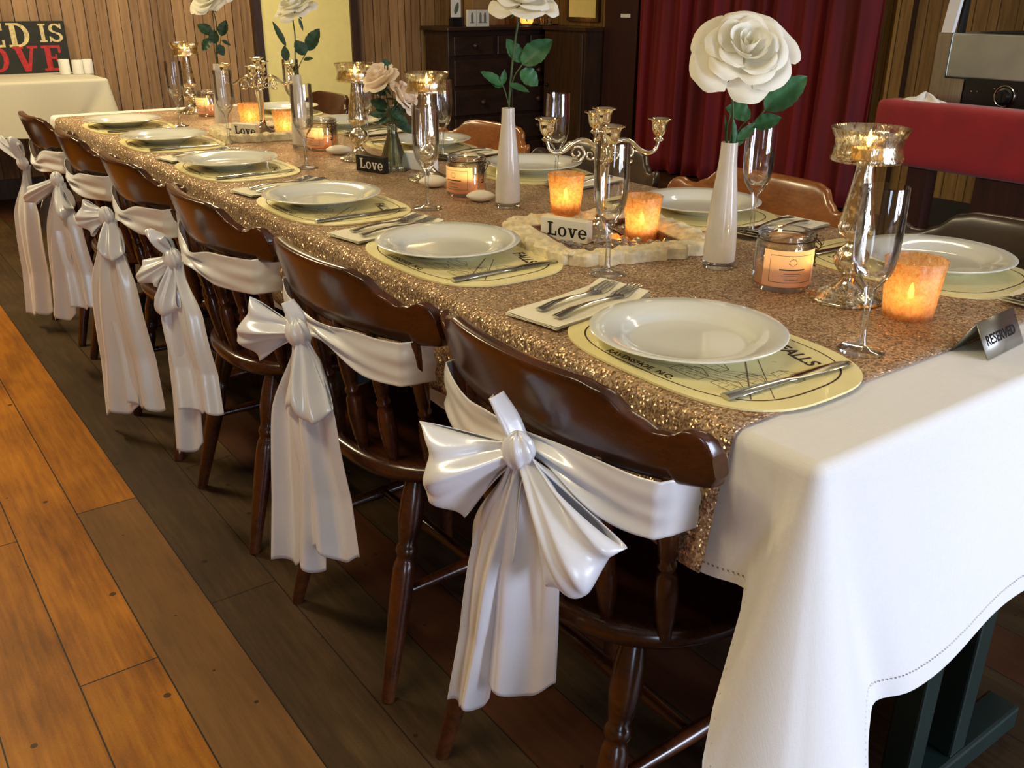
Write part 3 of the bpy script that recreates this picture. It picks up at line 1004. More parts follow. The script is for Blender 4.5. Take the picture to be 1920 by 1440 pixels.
sash(4, SL % 'fifth', 0.015, 0.668, [(0.125, 0.605, 0.06, 0.020, 0.0, 1.2), (-0.045, 0.565, 0.07, 0.022, 0.0, 2.4)],
     [(0.105, 0.20, 0.12, 0.5, 0.9, 0.01), (-0.05, 0.265, 0.13, 0.6, 2.7, 0.02)], None, 5)
sash(5, 'white satin sash with upright bow ears on the farthest aisle chair', 0.01, 0.645, [(0.085, 0.725, 0.05, 0.016, 0.0, 0.5), (0.0, 0.725, 0.05, 0.016, 0.0, 1.9)],
     [(0.075, 0.07, 0.16, 0.6, 1.9, 0.02)], None, 6)

# ---------------------------------------------------------------- place settings
def side_word(s):
    return 'aisle side' if s == 0 else 'curtain side'
PLY = [[0.9835, 1.594, 2.132, 2.725, 3.293, 3.785], [1.014, 1.578, 2.196, 2.741, 3.320, 3.86]]
PLX = [0.604, 1.262]

def mat_outline(k, n=64):
    out = []
    for i in range(n):
        a = 2 * PI * i / n
        c, s = math.cos(a), math.sin(a)
        e = 2 / 3.0
        out.append((0.143 * k * abs(c) ** e * (1 if c > 0 else -1), 0.202 * k * abs(s) ** e * (1 if s > 0 else -1)))
    return out

# local frame of one aisle-side setting: +x to the table middle, the diner's right hand at -y
mm = MB().prism(mat_outline(1.0), 0, 0.003)
pr = MB()
o1, o2 = mat_outline(0.875), mat_outline(0.862)
n = len(o1)
pr.add([(x, y, 0.0032) for x, y in o1] + [(x, y, 0.0032) for x, y in o2], [(i, (i + 1) % n, n + (i + 1) % n, n + i) for i in range(n)])
me = text_mesh('FALLS', 0.030, 0.0001, 0.0008)
mesh_into(pr, me, frame((0.083, -0.048, 0.0031), (-0.28, -1, 0), (1, -0.28, 0)))
me = text_mesh('RAVENSHOE  N.Q.', 0.015, 0.0001, 0.0003)
mesh_into(pr, me, frame((-0.117, 0.075, 0.0031), (0, -1, 0), (1, 0, 0)))
rg = random.Random(5)
sk = MB()
def pline(a, b, w=0.0005):
    a, b = Vector((a[0], a[1], 0.0032)), Vector((b[0], b[1], 0.0032))
    d = (b - a).normalized()
    e = Vector((-d.y, d.x, 0)) * w
    sk.add([a - e, b - e, b + e, a + e], [(0, 1, 2, 3)])
def house(x, y, w, h):
    q = [(x, y), (x, y - w), (x + h * .6, y - w), (x + h, y - w / 2), (x + h * .6, y)]
    for a, b in zip(q, q[1:] + q[:1]):
        pline(a, b)
    pline((x + h * .6, y), (x + h * .6, y - w))
    for t in (.25, .5, .75):
        pline((x + .004, y - w * t), (x + h * .45, y - w * t), 0.0003)
for args in ((-.092, -.02, .05, .035), (-.085, -.085, .04, .03), (-.05, -.03, .04, .028), (-.045, -.09, .035, .03), (.0, -.11, .04, .03), (-.09, .07, .06, .04)):
    house(*args)
for k in range(6):
    pline((-0.10 + 0.006 * k, 0.02 - 0.01 * k), (-0.06 + 0.012 * k, -0.15 + 0.006 * k), 0.0003)
pline((0.02, -0.05), (-0.085, -0.15), 0.0011)
pline((0.028, -0.065), (-0.06, -0.165), 0.0007)
for k in range(22):
    x, y = rg.uniform(-0.09, 0.05), rg.uniform(-0.145, 0.06)
    pline((x, y), (x + rg.uniform(-.002, .012), y - rg.uniform(0.003, .016)), 0.00035)
M_SK = sk.mesh('sketch', False)
M_PR = pr.mesh('print', False)
M_MAT = mm.mesh('mat', False)

plate_prof = [(0.0, 0.004), (0.045, 0.0042), (0.047, 0.0), (0.062, 0.0), (0.066, 0.004), (0.078, 0.007), (0.092, 0.0135), (0.118, 0.0205), (0.1335, 0.0245), (0.135, 0.0262),
              (0.1335, 0.0272), (0.118, 0.0240), (0.095, 0.0185), (0.088, 0.0145), (0.083, 0.0105), (0.076, 0.0085), (0.04, 0.0080), (0.0, 0.0079)]
M_PLATE = MB().lathe(plate_prof, 72, cap=False).mesh('plate', True, 75)

def knife_mesh(lo, hi):
    mb = MB()
    # handle then blade along +y, edge of blade towards -x
    prof = [(-0.112, .0085, .0032), (-0.108, .0092, .0038), (-0.06, .0075, .0036), (-0.02, .0062, .0034), (-0.008, .005, .003), (0.0, .0055, .0024), (0.01, .0085, .0014), (0.06, .0098, .0013), (0.095, .009, .0011), (0.108, .0055, .0009), (0.112, .001, .0007)]
    prof = [q for q in prof if lo <= q[0] <= hi]
    vs, fs = [], []
    for i, (y, w, h) in enumerate(prof):
        for k in range(12):
            a = 2 * PI * k / 12
            vs.append((w * math.cos(a) - (0.002 if y > 0 else 0), y, 0.004 + h * math.sin(a)))
    for i in range(len(prof) - 1):
        for k in range(12):
            fs.append((i * 12 + k, i * 12 + (k + 1) % 12, (i + 1) * 12 + (k + 1) % 12, (i + 1) * 12 + k))
    fs += [tuple(range(12))[::-1], tuple((len(prof) - 1) * 12 + k for k in range(12))]
    return mb.add(vs, fs)
M_HAND = knife_mesh(-1, -0.008).mesh('handle', True, 60)
M_BLADE = knife_mesh(-0.008, 1).mesh('blade', True, 60)

def fork_mesh(L):
    mb = MB()
    H = lambda y: 0.0035 + 0.010 * math.exp(-((y - 0.30) / 0.16) ** 2) * 0.55 + 0.006 * smoothstep(0.75, 1.0, y)
    prof = [(0, .0075), (.03, .0085), (.2, .0068), (.42, .0042), (.58, .0036), (.66, .0060), (.72, .0110), (.76, .0128)]
    vs, fs = [], []
    for t, w in prof:
        z = H(t)
        for k in range(10):
            a = 2 * PI * k / 10
            vs.append((w * math.cos(a), L * t, z + 0.0015 * math.sin(a)))
    for i in range(len(prof) - 1):
        for k in range(10):
            fs.append((i * 10 + k, i * 10 + (k + 1) % 10, (i + 1) * 10 + (k + 1) % 10, (i + 1) * 10 + k))
    fs += [tuple(range(10))[::-1], tuple((len(prof) - 1) * 10 + k for k in range(10))]
    mb.add(vs, fs)
    for q in (-1.5, -0.5, 0.5, 1.5):
        mb.tube([(q * 0.0070, L * (0.745 + 0.255 * s), H(0.745 + 0.255 * s)) for s in (0, .25, .5, .75, 1)], [.0022, .0020, .0018, .0016, .0008], 8)
    return mb
M_FORK = [fork_mesh(0.185).mesh('fork', True, 60), fork_mesh(0.205).mesh('fork', True, 60)]

def napkin_mesh():
    mb = MB()
    for lay, (dz, k) in enumerate(((0.0, 1.0), (0.0016, 0.99), (0.0032, 0.975))):
        def fn(u, v, dz=dz, k=k, lay=lay):
            x = (u - 0.5) * 0.225 * k
            y = (v - 0.5) * 0.105 * k
            curl = 0.006 * smoothstep(0.85, 1.0, u) * (lay + 1) * 0.5
            return (x, y, 0.0012 + dz + curl + 0.0006 * math.sin(9 * u + 5 * v + lay))
        b = len(mb.v)
        mb.grid(fn, 24, 12)
    return mb
M_NAP = napkin_mesh().mesh('napkin', True, 60)

def link(name, me, mat, parent=None, loc=None, rotz=None):
    if not me.materials:
        me.materials.append(mat)
    o = bpy.data.objects.new(name, me)
    COL.objects.link(o)
    if parent is not None:
        o.parent = parent
    if loc is not None:
        o.location = loc
    if rotz is not None:
        o.rotation_euler = (0, 0, rotz)
    return o

FAR = 5
for s in (0, 1):
    sg = 1 if s == 0 else -1
    for i in range(6):
        where = 'at %s place from the near end, %s' % (ORD[i], side_word(s))
        px, py = PLX[s], PLY[s][i]
        rz = 0 if s == 0 else PI
        mloc = (px + sg * 0.012, py - sg * 0.026, TS)
        m = link('placemat', M_MAT, M['mat'], None, mloc, rz)
        tag(m, 'pale yellow oval placemat with brown print ' + where, 'placemat', 'placemats around the long table')
        link('print', M_PR, M['print'], m)
        link('sketch_print', M_SK, M['sketch'], m)
        p = link('dinner_plate', M_PLATE, M['china'], None, (px, py, TS + 0.003), 0)
        tag(p, 'round white dinner plate ' + where, 'plate', 'white dinner plates around the long table')
        if s == 0 or i < 5:
            k = thing('table_knife', 'x', 'knife', (px + sg * 0.012, py - sg * (0.168 + 0.004 * ((i * 7) % 3)), TS + 0.003), (PI / 2 if s == 0 else -PI / 2) * -1 + math.radians(((i * 37) % 7) - 3) - (0.03 if i == 0 and s == 0 else 0))
            link('handle', M_HAND, M['steel'], k)
            link('blade', M_BLADE, M['steel'], k)
            tag(k, 'steel table knife lying on the placemat ' + where, 'knife', 'steel table knives')
        if (s == 0 and i < 4) or (s == 1 and i < 5):
            a = math.radians(9 if s == 0 else 6)
            c = Vector((px - sg * 0.008, py + sg * 0.218, TS + 0.003))
            nk = link('paper_napkin', M_NAP, M['paper'], None, c, rz + a)
            tag(nk, 'folded cream paper napkin under two forks ' + where, 'napkin', 'folded paper napkins')
            for q in (0, 1):
                d = Vector((math.cos(rz + a + 0.03), math.sin(rz + a + 0.03), 0))
                e = Vector((-d.y, d.x, 0))
                o = c - d * (0.085 + 0.012 * (1 - q) - 0.02 * (1 - q)) + e * (0.018 if q == 0 else -0.022) + Vector((0, 0, 0.0052))
                f = link('fork', M_FORK[q], M['steel'], None, o, rz + a + 0.03 - PI / 2)
                tag(f, ('short steel entree fork on the napkin ' if q == 0 else 'long steel dinner fork on the napkin ') + where, 'fork', 'steel forks on the napkins')

# ---------------------------------------------------------------- glass flutes
fl_prof_o = [(0.0, 0.0), (0.031, 0.0), (0.0325, 0.0012), (0.031, 0.0024), (0.018, 0.0045), (0.008, 0.009), (0.0048, 0.018), (0.0043, 0.05), (0.0052, 0.072), (0.0085, 0.088), (0.0165, 0.0985), (0.0235, 0.110), (0.0276, 0.125), (0.0295, 0.145), (0.0302, 0.170), (0.0296, 0.200), (0.0290, 0.224)]
fl_foot = MB().lathe(fl_prof_o[:6], 36, cap=False)
fl_stem = MB().lathe(fl_prof_o[5:10], 24, cap=False)
fl_bowl = MB().lathe(fl_prof_o[9:] + [(0.0282, 0.224), (0.0288, 0.200), (0.0293, 0.170), (0.0286, 0.146), (0.0264, 0.127), (0.0216, 0.1145), (0.0130, 0.1065), (0.0, 0.104)], 40, cap=False)
M_FF, M_FS, M_FB = fl_foot.mesh('foot', True, 70), fl_stem.mesh('stem', True, 70), fl_bowl.mesh('bowl', True, 70)
FL = [(0.793, 0.837, 'clear champagne flute beside the reserved sign, between the near plate and votive'),
      (0.760, 1.323, 'clear champagne flute standing before the near candelabra, second aisle place'),
      (0.780, 1.956, 'clear champagne flute beside the white stones, third aisle place'),
      (0.779, 2.600, 'clear champagne flute before the far jar candle, fourth aisle place'),
      (0.775, 3.184, 'clear champagne flute before the far candelabra, fifth aisle place'),
      (0.775, 3.677, 'clear champagne flute by the end wall, last aisle place'),
      (1.175, 1.355, 'clear champagne flute behind the label jar candle, first curtain-side place'),
      (1.205, 2.020, 'clear champagne flute behind the near candelabra, second curtain-side place'),
      (1.170, 2.510, 'clear champagne flute before the dark chest, third curtain-side place'),
      (1.150, 2.940, 'clear champagne flute beside a mercury candlestick, fourth curtain-side place'),
      (1.170, 3.560, 'clear champagne flute behind the far candelabra, fifth curtain-side place')]
for x, y, lb in FL:
    g = thing('champagne_flute', lb, 'champagne flute', (x, y, TS), 0, 'champagne flutes on the long table')
    link('foot', M_FF, M['glass'], g)
    link('stem', M_FS, M['glass_thick'], g)
    link('bowl', M_FB, M['glass'], g)

# ---------------------------------------------------------------- flames and candles
fl_m = MB().lathe([(0.0, 0.0), (0.0022, 0.002), (0.0040, 0.006), (0.0042, 0.010), (0.0030, 0.017), (0.0012, 0.023), (0.0, 0.026)], 14, cap=False).mesh('flame', True, 90)
wk_m = MB().tube([(0, 0, 0), (0.0004, 0, 0.004), (0.001, 0, 0.007)], 0.0008, 6).mesh('wick', True)

def flame_at(parent, z, power, x=0, y=0):
    w = link('wick', wk_m, M['wick'], parent, (x, y, z))
    f = link('flame', fl_m, M['flame'], parent, (x, y, z + 0.004))
    f['label'] = 'small bright candle flame'
    ld = bpy.data.lights.new('candle_light', 'POINT')
    ld.energy = power
    ld.color = (1.0, 0.70, 0.34)
    ld.shadow_soft_size = 0.006
    lo = bpy.data.objects.new('candle_light', ld)
    COL.objects.link(lo)
    lo.parent = parent
    lo.location = (x, y, z + 0.020)

def tealight(x, y, z, label, power, h=0.018, r=0.019):
    c = obj('tealight_candle', MB().lathe([(0, 0), (r, 0), (r, h), (r * 0.85, h - 0.001), (0, h - 0.003)], 24, cap=False), M['wax'], angle=50, loc=(x, y, z))
    tag(c, label, 'candle', 'lit tealights on the long table')
    flame_at(c, h - 0.003, power)

# ---------------------------------------------------------------- votive glasses
def votive_prof(h, rb, rt):
    return [(0, 0.0), (rb, 0.0), (rb * 1.01, h * 0.04), (rb + (rt - rb) * .4, h * .45), (rb + (rt - rb) * .75, h * .82), (rt, h), (rt - 0.003, h), (rb + (rt - rb) * .7 - .003, h * .8), (rb + (rt - rb) * .4 - .003, h * .45), (rb - .003, h * .08), (0, h * .07)]
def votive(x, y, h, rb, rt, label, cl, power, dz=0.0):
    def rad(a, z):
        w = smoothstep(0.25 * h, h, z)
        return 1 + 0.035 * w * abs(math.sin(a * 7)) + 0.012 * math.sin(a * 11 + z * 160) * math.sin(z * 140)
    mbv = MB().lathe(votive_prof(h, rb, rt), 84, cap=False, rad=rad)
    o = obj('votive_glass', mbv, M['votive'], angle=80, loc=(x, y, TS + dz))
    tag(o, label, 'votive candle holder', 'amber votive glasses on the long table')
    tealight(x, y, TS + dz + h * 0.07 + 0.001, cl, power)
VT = [(0.984, 0.887, 0.088, 0.037, 0.044, 'amber crackle votive glass near the reserved sign, largest of them', 'lit tealight inside the amber votive near the reserved sign'),
      (0.990, 1.480, 0.084, 0.031, 0.038, 'amber votive glass with scalloped rim beside the near candelabra foot', 'lit tealight in the votive beside the near candelabra foot'),
      (0.942, 1.662, 0.080, 0.031, 0.038, 'amber votive glass behind the near white Love block', 'lit tealight in the votive behind the near white Love block'),
      (0.987, 3.536, 0.080, 0.033, 0.040, 'amber votive glass behind the far Love block', 'lit tealight in the votive behind the far Love block'),
      (0.992, 3.232, 0.084, 0.033, 0.040, 'amber votive glass at the far candelabra foot, toward the flutes', 'lit tealight in the votive at the far candelabra foot')]
for k, (x, y, h, rb, rt, lb, cb) in enumerate(VT):
    votive(x, y, h, rb, rt, lb, cb, 0.30 if k < 3 else 0.36, 0.0255 if k == 2 else 0.0)

# ---------------------------------------------------------------- mercury-glass candlesticks
def candlestick(x, y, label, cl, rot):
    t = thing('candlestick', label, 'candlestick', (x, y, TS), rot, 'mercury glass candlesticks on the long table')
    foot = [(0, 0.0), (0.056, 0.0), (0.0575, 0.003), (0.055, 0.006), (0.040, 0.012), (0.024, 0.021), (0.0145, 0.030), (0.0115, 0.038), (0.013, 0.043), (0.019, 0.048), (0.0255, 0.057), (0.0275, 0.066), (0.0255, 0.076), (0.018, 0.085), (0.0125, 0.090), (0.0115, 0.096)]
    obj('foot', MB().lathe(foot, 40, cap=False), M['mercury'], t, angle=70)
    col = [(0.0115, 0.096), (0.018, 0.100), (0.0265, 0.108), (0.0275, 0.116), (0.0255, 0.130), (0.0205, 0.160), (0.0160, 0.190), (0.0135, 0.208), (0.0140, 0.216)]
    obj('column', MB().lathe(col, 36, cap=False), M['mercury'], t, angle=70)
    bowl = [(0, 0.216), (0.030, 0.2165), (0.0525, 0.219), (0.0545, 0.222), (0.052, 0.228), (0.0495, 0.240), (0.0510, 0.252), (0.0570, 0.265), (0.0580, 0.268), (0.0560, 0.268), (0.0488, 0.253), (0.0472, 0.240), (0.0495, 0.228), (0.05, 0.2245), (0, 0.2215)]
    obj('bowl', MB().lathe(bowl, 48, cap=False), M['mercury_bowl'], t, angle=70)
    tealight(x, y, TS + 0.2222, cl, 0.32, 0.016, 0.024)
CS = [(0.976, 0.991, 'mercury glass candlestick standing between the label jar and the near votive', 'lit tealight in the candlestick bowl nearest the reserved sign'),
      (0.968, 2.256, 'mercury glass candlestick behind the white stones, before the dark wall boards', 'lit tealight in the candlestick bowl behind the white stones'),
      (0.968, 2.646, 'mercury glass candlestick beside the rose bouquet flask', 'lit tealight in the candlestick bowl beside the bouquet'),
      (0.947, 4.058, 'mercury glass candlestick at the far end of the table', 'lit tealight in the candlestick bowl at the far table end')]
for k, c in enumerate(CS):
    candlestick(*c, 0.7 * k)

# ---------------------------------------------------------------- label jar candles
def jar(x, y, rot, label, power, lit_label=True):
    t = thing('jar_candle', label, 'jar candle', (x, y, TS), rot, 'label jar candles on the long table')
    out = [(0, 0.0), (0.044, 0.0), (0.0475, 0.004), (0.048, 0.010), (0.048, 0.070), (0.0465, 0.076), (0.0425, 0.080), (0.0420, 0.084), (0.0455, 0.087), (0.0460, 0.092), (0.0440, 0.094), (0.0405, 0.093), (0.0400, 0.080), (0.0445, 0.073), (0.0452, 0.012), (0, 0.008)]
    obj('jar_body', MB().lathe(out, 44, cap=False), M['glass_thick'], t, angle=70)
    obj('wax', MB().lathe([(0, 0.009), (0.044, 0.009), (0.0445, 0.012), (0.0445, 0.040), (0.040, 0.038), (0, 0.037)], 32, cap=False), M['orangewax'], t, angle=60)
    def lb(u, v):
        a = math.radians(-58 + 116 * u)
        return (0.0486 * math.cos(a), 0.0486 * math.sin(a), 0.011 + 0.060 * v)
    L = obj('paper_label', MB().grid(lb, 25, 3), M['label'], t)
    L['label'] = 'peach paper label with thin printed border'
    pb = MB()
    def bar(u0, u1, z0, z1):
        def fn(u, v):
            a = math.radians(-52 + 104 * (u0 + (u1 - u0) * u))
            return (0.0490 * math.cos(a), 0.0490 * math.sin(a), z0 + (z1 - z0) * v)
        pb.grid(fn, 10, 2)
    bar(0.08, 0.92, 0.0185, 0.0192); bar(0.08, 0.92, 0.0628, 0.0635)
    bar(0.08, 0.088, 0.0185, 0.0635); bar(0.912, 0.92, 0.0185, 0.0635)
    bar(0.26, 0.74, 0.0390, 0.0412); bar(0.34, 0.66, 0.0330, 0.0338); bar(0.30, 0.70, 0.0300, 0.0306); bar(0.36, 0.64, 0.0235, 0.0245)
    for k in range(12):
        a0 = 2 * PI * k / 12
        bar(0.5 + 0.07 * math.cos(a0) - 0.012, 0.5 + 0.07 * math.cos(a0) + 0.012, 0.0525 + 0.0055 * math.sin(a0) - 0.0006, 0.0525 + 0.0055 * math.sin(a0) + 0.0006)
    obj('label_print', pb, M['print'], L)
    w = MB()
    w.tube([(0.0465 * math.cos(2 * PI * k / 24), 0.0465 * math.sin(2 * PI * k / 24), 0.083) for k in range(25)], 0.0011, 6)
    for s in (-1, 1):
        w.tube(spline([(0.0 + s * 0.010, 0.047, 0.083), (s * 0.016, 0.054, 0.074), (s * 0.008, 0.052, 0.062), (0, 0.0505, 0.056)], 5), 0.0010, 6)
    c = obj('wire_clasp', w, M['wire'], t)
    kb = MB().tube(spline([(0, 0.052, 0.068), (0.005, 0.053, 0.064), (0, 0.053, 0.059), (-0.005, 0.053, 0.064), (0, 0.052, 0.068)], 5), 0.0012, 6)
    kb.tube([(0, 0.053, 0.059), (0, 0.052, 0.034)], 0.0013, 6)
    kb.box(-0.0005, 0.051, 0.034, 0.006, 0.053, 0.037)
    kb.box(-0.0005, 0.051, 0.040, 0.005, 0.053, 0.0425)
    obj('key_charm', kb, M['wire'], t)
    for s in (-1, 1):
        b = MB().tube(spline([(0, 0.050, 0.078), (s * 0.012, 0.056, 0.084), (s * 0.020, 0.056, 0.078), (s * 0.011, 0.055, 0.072), (0, 0.050, 0.077)], 5), 0.0007, 6)
        obj('twine_loop', b, M['wire'], t)
    flame_at(t, 0.037, power, 0.012, 0.016)
JR = [(0.950, 1.100, 236, 'glass jar candle with peach label and key charm, between tall vase and candlestick'),
      (0.944, 2.043, 196, 'glass jar candle with key charm between two white stones'),
      (0.963, 2.881, 190, 'glass jar candle beside one white stone, before the far candelabra'),
      (0.975, 3.932, 190, 'glass jar candle near the far end candlestick')]
for x, y, r, lb in JR:
    jar(x, y, math.radians(r), lb, 0.30)

# ---------------------------------------------------------------- candelabras
def candelabra(x, y, rot, label):
    t = thing('candelabra', label, 'candelabra', (x, y, TS), rot, 'five-cup silver candelabras')
    foot = [(0, 0), (0.050, 0), (0.052, 0.003), (0.049, 0.006), (0.044, 0.007), (0.040, 0.011), (0.030, 0.015), (0.020, 0.020), (0.013, 0.028), (0.010, 0.034)]
    obj('foot', MB().lathe(foot, 40, cap=False), M['silver'], t, angle=60)
    col = [(0.010, 0.034), (0.013, 0.037), (0.009, 0.041), (0.0085, 0.05), (0.0095, 0.08), (0.0125, 0.120), (0.0155, 0.145), (0.0165, 0.152), (0.011, 0.157), (0.013, 0.162), (0.016, 0.170), (0.012, 0.178), (0.0085, 0.186), (0.008, 0.196), (0.010, 0.203), (0.007, 0.208)]
    obj('column', MB().lathe(col, 28, cap=False), M['silver'], t, angle=60)
    cup = [(0.0, 0.0), (0.006, 0.0), (0.0105, 0.003), (0.0085, 0.006), (0.0055, 0.008), (0.0075, 0.011), (0.0115, 0.016), (0.0140, 0.022), (0.0150, 0.030), (0.0160, 0.037), (0.0195, 0.0405), (0.0235, 0.0415), (0.0240, 0.043), (0.0225, 0.0440), (0.0170, 0.0430), (0.0130, 0.0380), (0.0122, 0.030), (0.0110, 0.021), (0.0, 0.018)]
    cm = MB().lathe(cup, 28, cap=False).mesh('cup', True, 60)
    link('cup', cm, M['silver'], t, (0, 0, 0.207))
    for k in range(4):
        a = PI / 2 * k
        m = Matrix.Rotation(a, 4, 'Z')
        ap = spline([(0.010, 0, 0.166), (0.022, 0, 0.184), (0.040, 0, 0.191), (0.058, 0, 0.184), (0.076, 0, 0.170), (0.092, 0, 0.166), (0.104, 0, 0.174), (0.109, 0, 0.190)], 6)
        nn = len(ap)
        am = MB().tube(ap, [0.0050 - 0.0016 * abs(2 * i / (nn - 1) - 0.9) for i in range(nn)], 10, m)
        arm = obj('arm', am, M['silver'], t, angle=60)
        sp = []
        for q in range(28):
            th = math.radians(60 + q * 20)
            rr = 0.0175 * (1 - q / 34)
            sp.append((0.050 + rr * math.cos(-th) , 0, 0.166 + rr * math.sin(-th) * 1.0))
        sm_ = MB().tube(sp, [0.0034 - 0.0018 * q / 28 for q in range(28)], 8, m)
        sp2 = []
        for q in range(22):
            th = math.radians(100 + q * 22)
            rr = 0.012 * (1 - q / 28)
            sp2.append((0.024 + rr * math.cos(th), 0, 0.162 + rr * math.sin(th)))
        sm_.tube(sp2, [0.0028 - 0.0014 * q / 22 for q in range(22)], 8, m)
        obj('scroll', sm_, M['silver'], arm, angle=60)
        link('cup', cm, M['silver'], t, (0.109 * math.cos(a), 0.109 * math.sin(a), 0.188))
candelabra(0.924, 1.532, math.radians(-33), 'five-cup silver candelabra standing in the near carved frame')
candelabra(0.945, 3.311, math.radians(-30), 'five-cup silver candelabra standing in the far carved frame')

# ---------------------------------------------------------------- carved frames, Love blocks, gems
def carved_frame(x, y, rot, half, label):
    t = thing('carved_frame', label, 'carved frame', (x, y, TS), rot, 'carved wooden frames under the candelabras')
    rng = random.Random(11)
    n = 260
    def outer(a):
        # rounded square with scalloped edge
        c, s = math.cos(a), math.sin(a)
        r = half / (abs(c) ** 4 + abs(s) ** 4) ** 0.25
        return r * (1 + 0.055 * abs(math.sin(a * 12)) ** 0.6 + 0.016 * math.sin(a * 31) - 0.03)
    def inner(a):
        c, s = math.cos(a), math.sin(a)
        return (half - 0.058) / max(abs(c), abs(s))
    vs, fs = [], []
    prof = [(1.0, 0.0), (1.0, 0.019), (0.94, 0.022), (0.72, 0.023), (0.5, 0.024), (0.25, 0.020), (0.0, 0.014), (0.0, 0.0)]
    rnd = [[rng.uniform(-1, 1) for _ in prof] for _ in range(n)]
    for i in range(n):
        a = 2 * PI * (i + 0.5) / n
        ro, ri = outer(a), inner(a)
        for j, (k, z) in enumerate(prof):
            r = ri + (ro - ri) * k
            zz = z + (0.0022 * math.sin(a * 24 + 1.5 * j) + 0.0022 * rnd[i][j] if 1 < j < 6 else 0)
            vs.append((r * math.cos(a), r * math.sin(a), max(0, zz)))
    m_ = len(prof)
    for i in range(n):
        for j in range(m_):
            fs.append((i * m_ + j, i * m_ + (j + 1) % m_, ((i + 1) % n) * m_ + (j + 1) % m_, ((i + 1) % n) * m_ + j))
    obj('moulding', MB().add(vs, fs), M['carved'], t, angle=35)
    h = half - 0.060
    lip = MB()
    for a in ((-h, -h, h, -h + 0.008), (-h, h - 0.008, h, h), (-h, -h + 0.008, -h + 0.008, h - 0.008), (h - 0.008, -h + 0.008, h, h - 0.008)):
        lip.box(a[0], a[1], 0, a[2], a[3], 0.012)
    L = obj('inner_lip', lip, M['lip'], t, smooth=False)
    L['label'] = 'thin brown inner lip'
    def rosette(a, d):
        mb = MB()
        for q in range(7):
            b = 2 * PI * q / 7
            mb.ball((d * math.cos(a) + 0.010 * math.cos(b), d * math.sin(a) + 0.010 * math.sin(b), 0.021), 0.0062, 1, 1, 0.55, 10)
        mb.ball((d * math.cos(a), d * math.sin(a), 0.023), 0.006, 1, 1, 0.7, 10)
        return mb
    for q in range(4):
        a = PI / 4 + PI / 2 * q
        obj('rosette', rosette(a, (half - 0.03) * 1.36), M['carved'], t, angle=80)
    return t
carved_frame(0.915, 1.506, math.radians(-15), 0.174, 'cream carved wooden frame lying around the near candelabra')
carved_frame(0.945, 3.300, math.radians(-8), 0.168, 'cream carved wooden frame lying around the far candelabra')

def love_block(x, y, rot, label, mat, ink, w=0.105, h=0.043, d=0.022):
    t = obj('love_block', MB().box(-w / 2, -d / 2, 0, w / 2, d / 2, h), mat, None, smooth=False, loc=(x, y, TS), rotz=rot, bevel=0.0015)
    tag(t, label, 'word block', 'small blocks reading Love')
    mb = MB()
    letters(mb, 'Love', 0.0265, frame((-0.037, -d / 2 - 0.0001, 0.009), (1, 0, 0), (0, 0, 1)), 0.06, 0.0005)
    obj('lettering', mb, ink, t, smooth=False)
love_block(0.853, 1.550, math.radians(-68), 'cream block with black word Love in the near carved frame', M['creamblock'], M['blackblock'])
love_block(0.903, 2.446, math.radians(-74), 'black block with white word Love before the bouquet flask', M['blackblock'], M['white'])
love_block(0.870, 3.282, math.radians(-62), 'cream block with black word Love in the far carved frame', M['creamblock'], M['blackblock'])
love_block(1.028, 2.400, math.radians(106), 'plain white back of a word block beside the bouquet flask', M['white'], M['blackblock'], 0.105, 0.046, 0.03)

gm = MB().ball((0, 0, 0), 1.0, 1, 1, 0.7, 10).mesh('gem', True, 20)
rng = random.Random(21)
for (fx, fy, fr, hh, n, nm) in ((0.915, 1.506, -15, 0.106, 38, 'near'), (0.945, 3.3, -8, 0.100, 18, 'far')):
    placed = []
    tries = 0
    while len(placed) < n and tries < 4000:
        tries += 1
        u, v = rng.uniform(-hh, hh), rng.uniform(-hh, hh)
        a = math.radians(fr)
        x, y = fx + u * math.cos(a) - v * math.sin(a), fy + u * math.sin(a) + v * math.cos(a)
        r = rng.uniform(0.007, 0.011)
        ok = all((x - p[0]) ** 2 + (y - p[1]) ** 2 > (r + p[2]) ** 2 for p in placed)
        cands = ((0.924, 1.532, 0.054), (0.945, 3.311, 0.054), (0.99, 1.478, 0.042), (0.942, 1.662, 0.042), (0.985, 3.243, 0.044), (0.868, 1.556, 0.055), (0.86, 3.274, 0.055))
        ok = ok and all((x - p[0]) ** 2 + (y - p[1]) ** 2 > (r + p[2]) ** 2 for p in cands)
        if ok:
            placed.append((x, y, r))
            g = link('glass_gem', gm, M['gem'], None, (x, y, TS + r * 0.7))
            g.scale = (r, r, r)
            tag(g, 'tiny clear glass gem scattered inside the %s carved frame' % nm, 'glass gem', 'clear gems inside the %s carved frame' % nm)

# white stones
def stone(x, y, rot, l, w, h, label):
    def fn(u, v):
        a, b = 2 * PI * u, PI * (v - 0.5)
        cx = math.cos(a) * math.cos(b)
        taper = 1 - 0.35 * abs(cx) ** 2
        return (l / 2 * math.copysign(abs(cx) ** 0.9, cx), w / 2 * math.sin(a) * math.cos(b) * taper, h / 2 + h / 2 * math.sin(b) * taper)
    o = obj('white_stone', MB().grid(fn, 36, 16, True), M['stone'], None, angle=180, loc=(x, y, TS - 0.0005), rotz=rot)
    tag(o, label, 'stone', 'smooth white stones on the overlay')
stone(0.925, 1.955, math.radians(-32), 0.068, 0.05, 0.026, 'smooth white stone between a jar candle and the second tall vase')
stone(0.925, 2.165, math.radians(-30), 0.074, 0.055, 0.030, 'smooth white stone beside the jar candle, towards the flute')
stone(0.961, 2.765, math.radians(-35), 0.080, 0.055, 0.028, 'smooth white stone between the far jar candle and a candlestick')

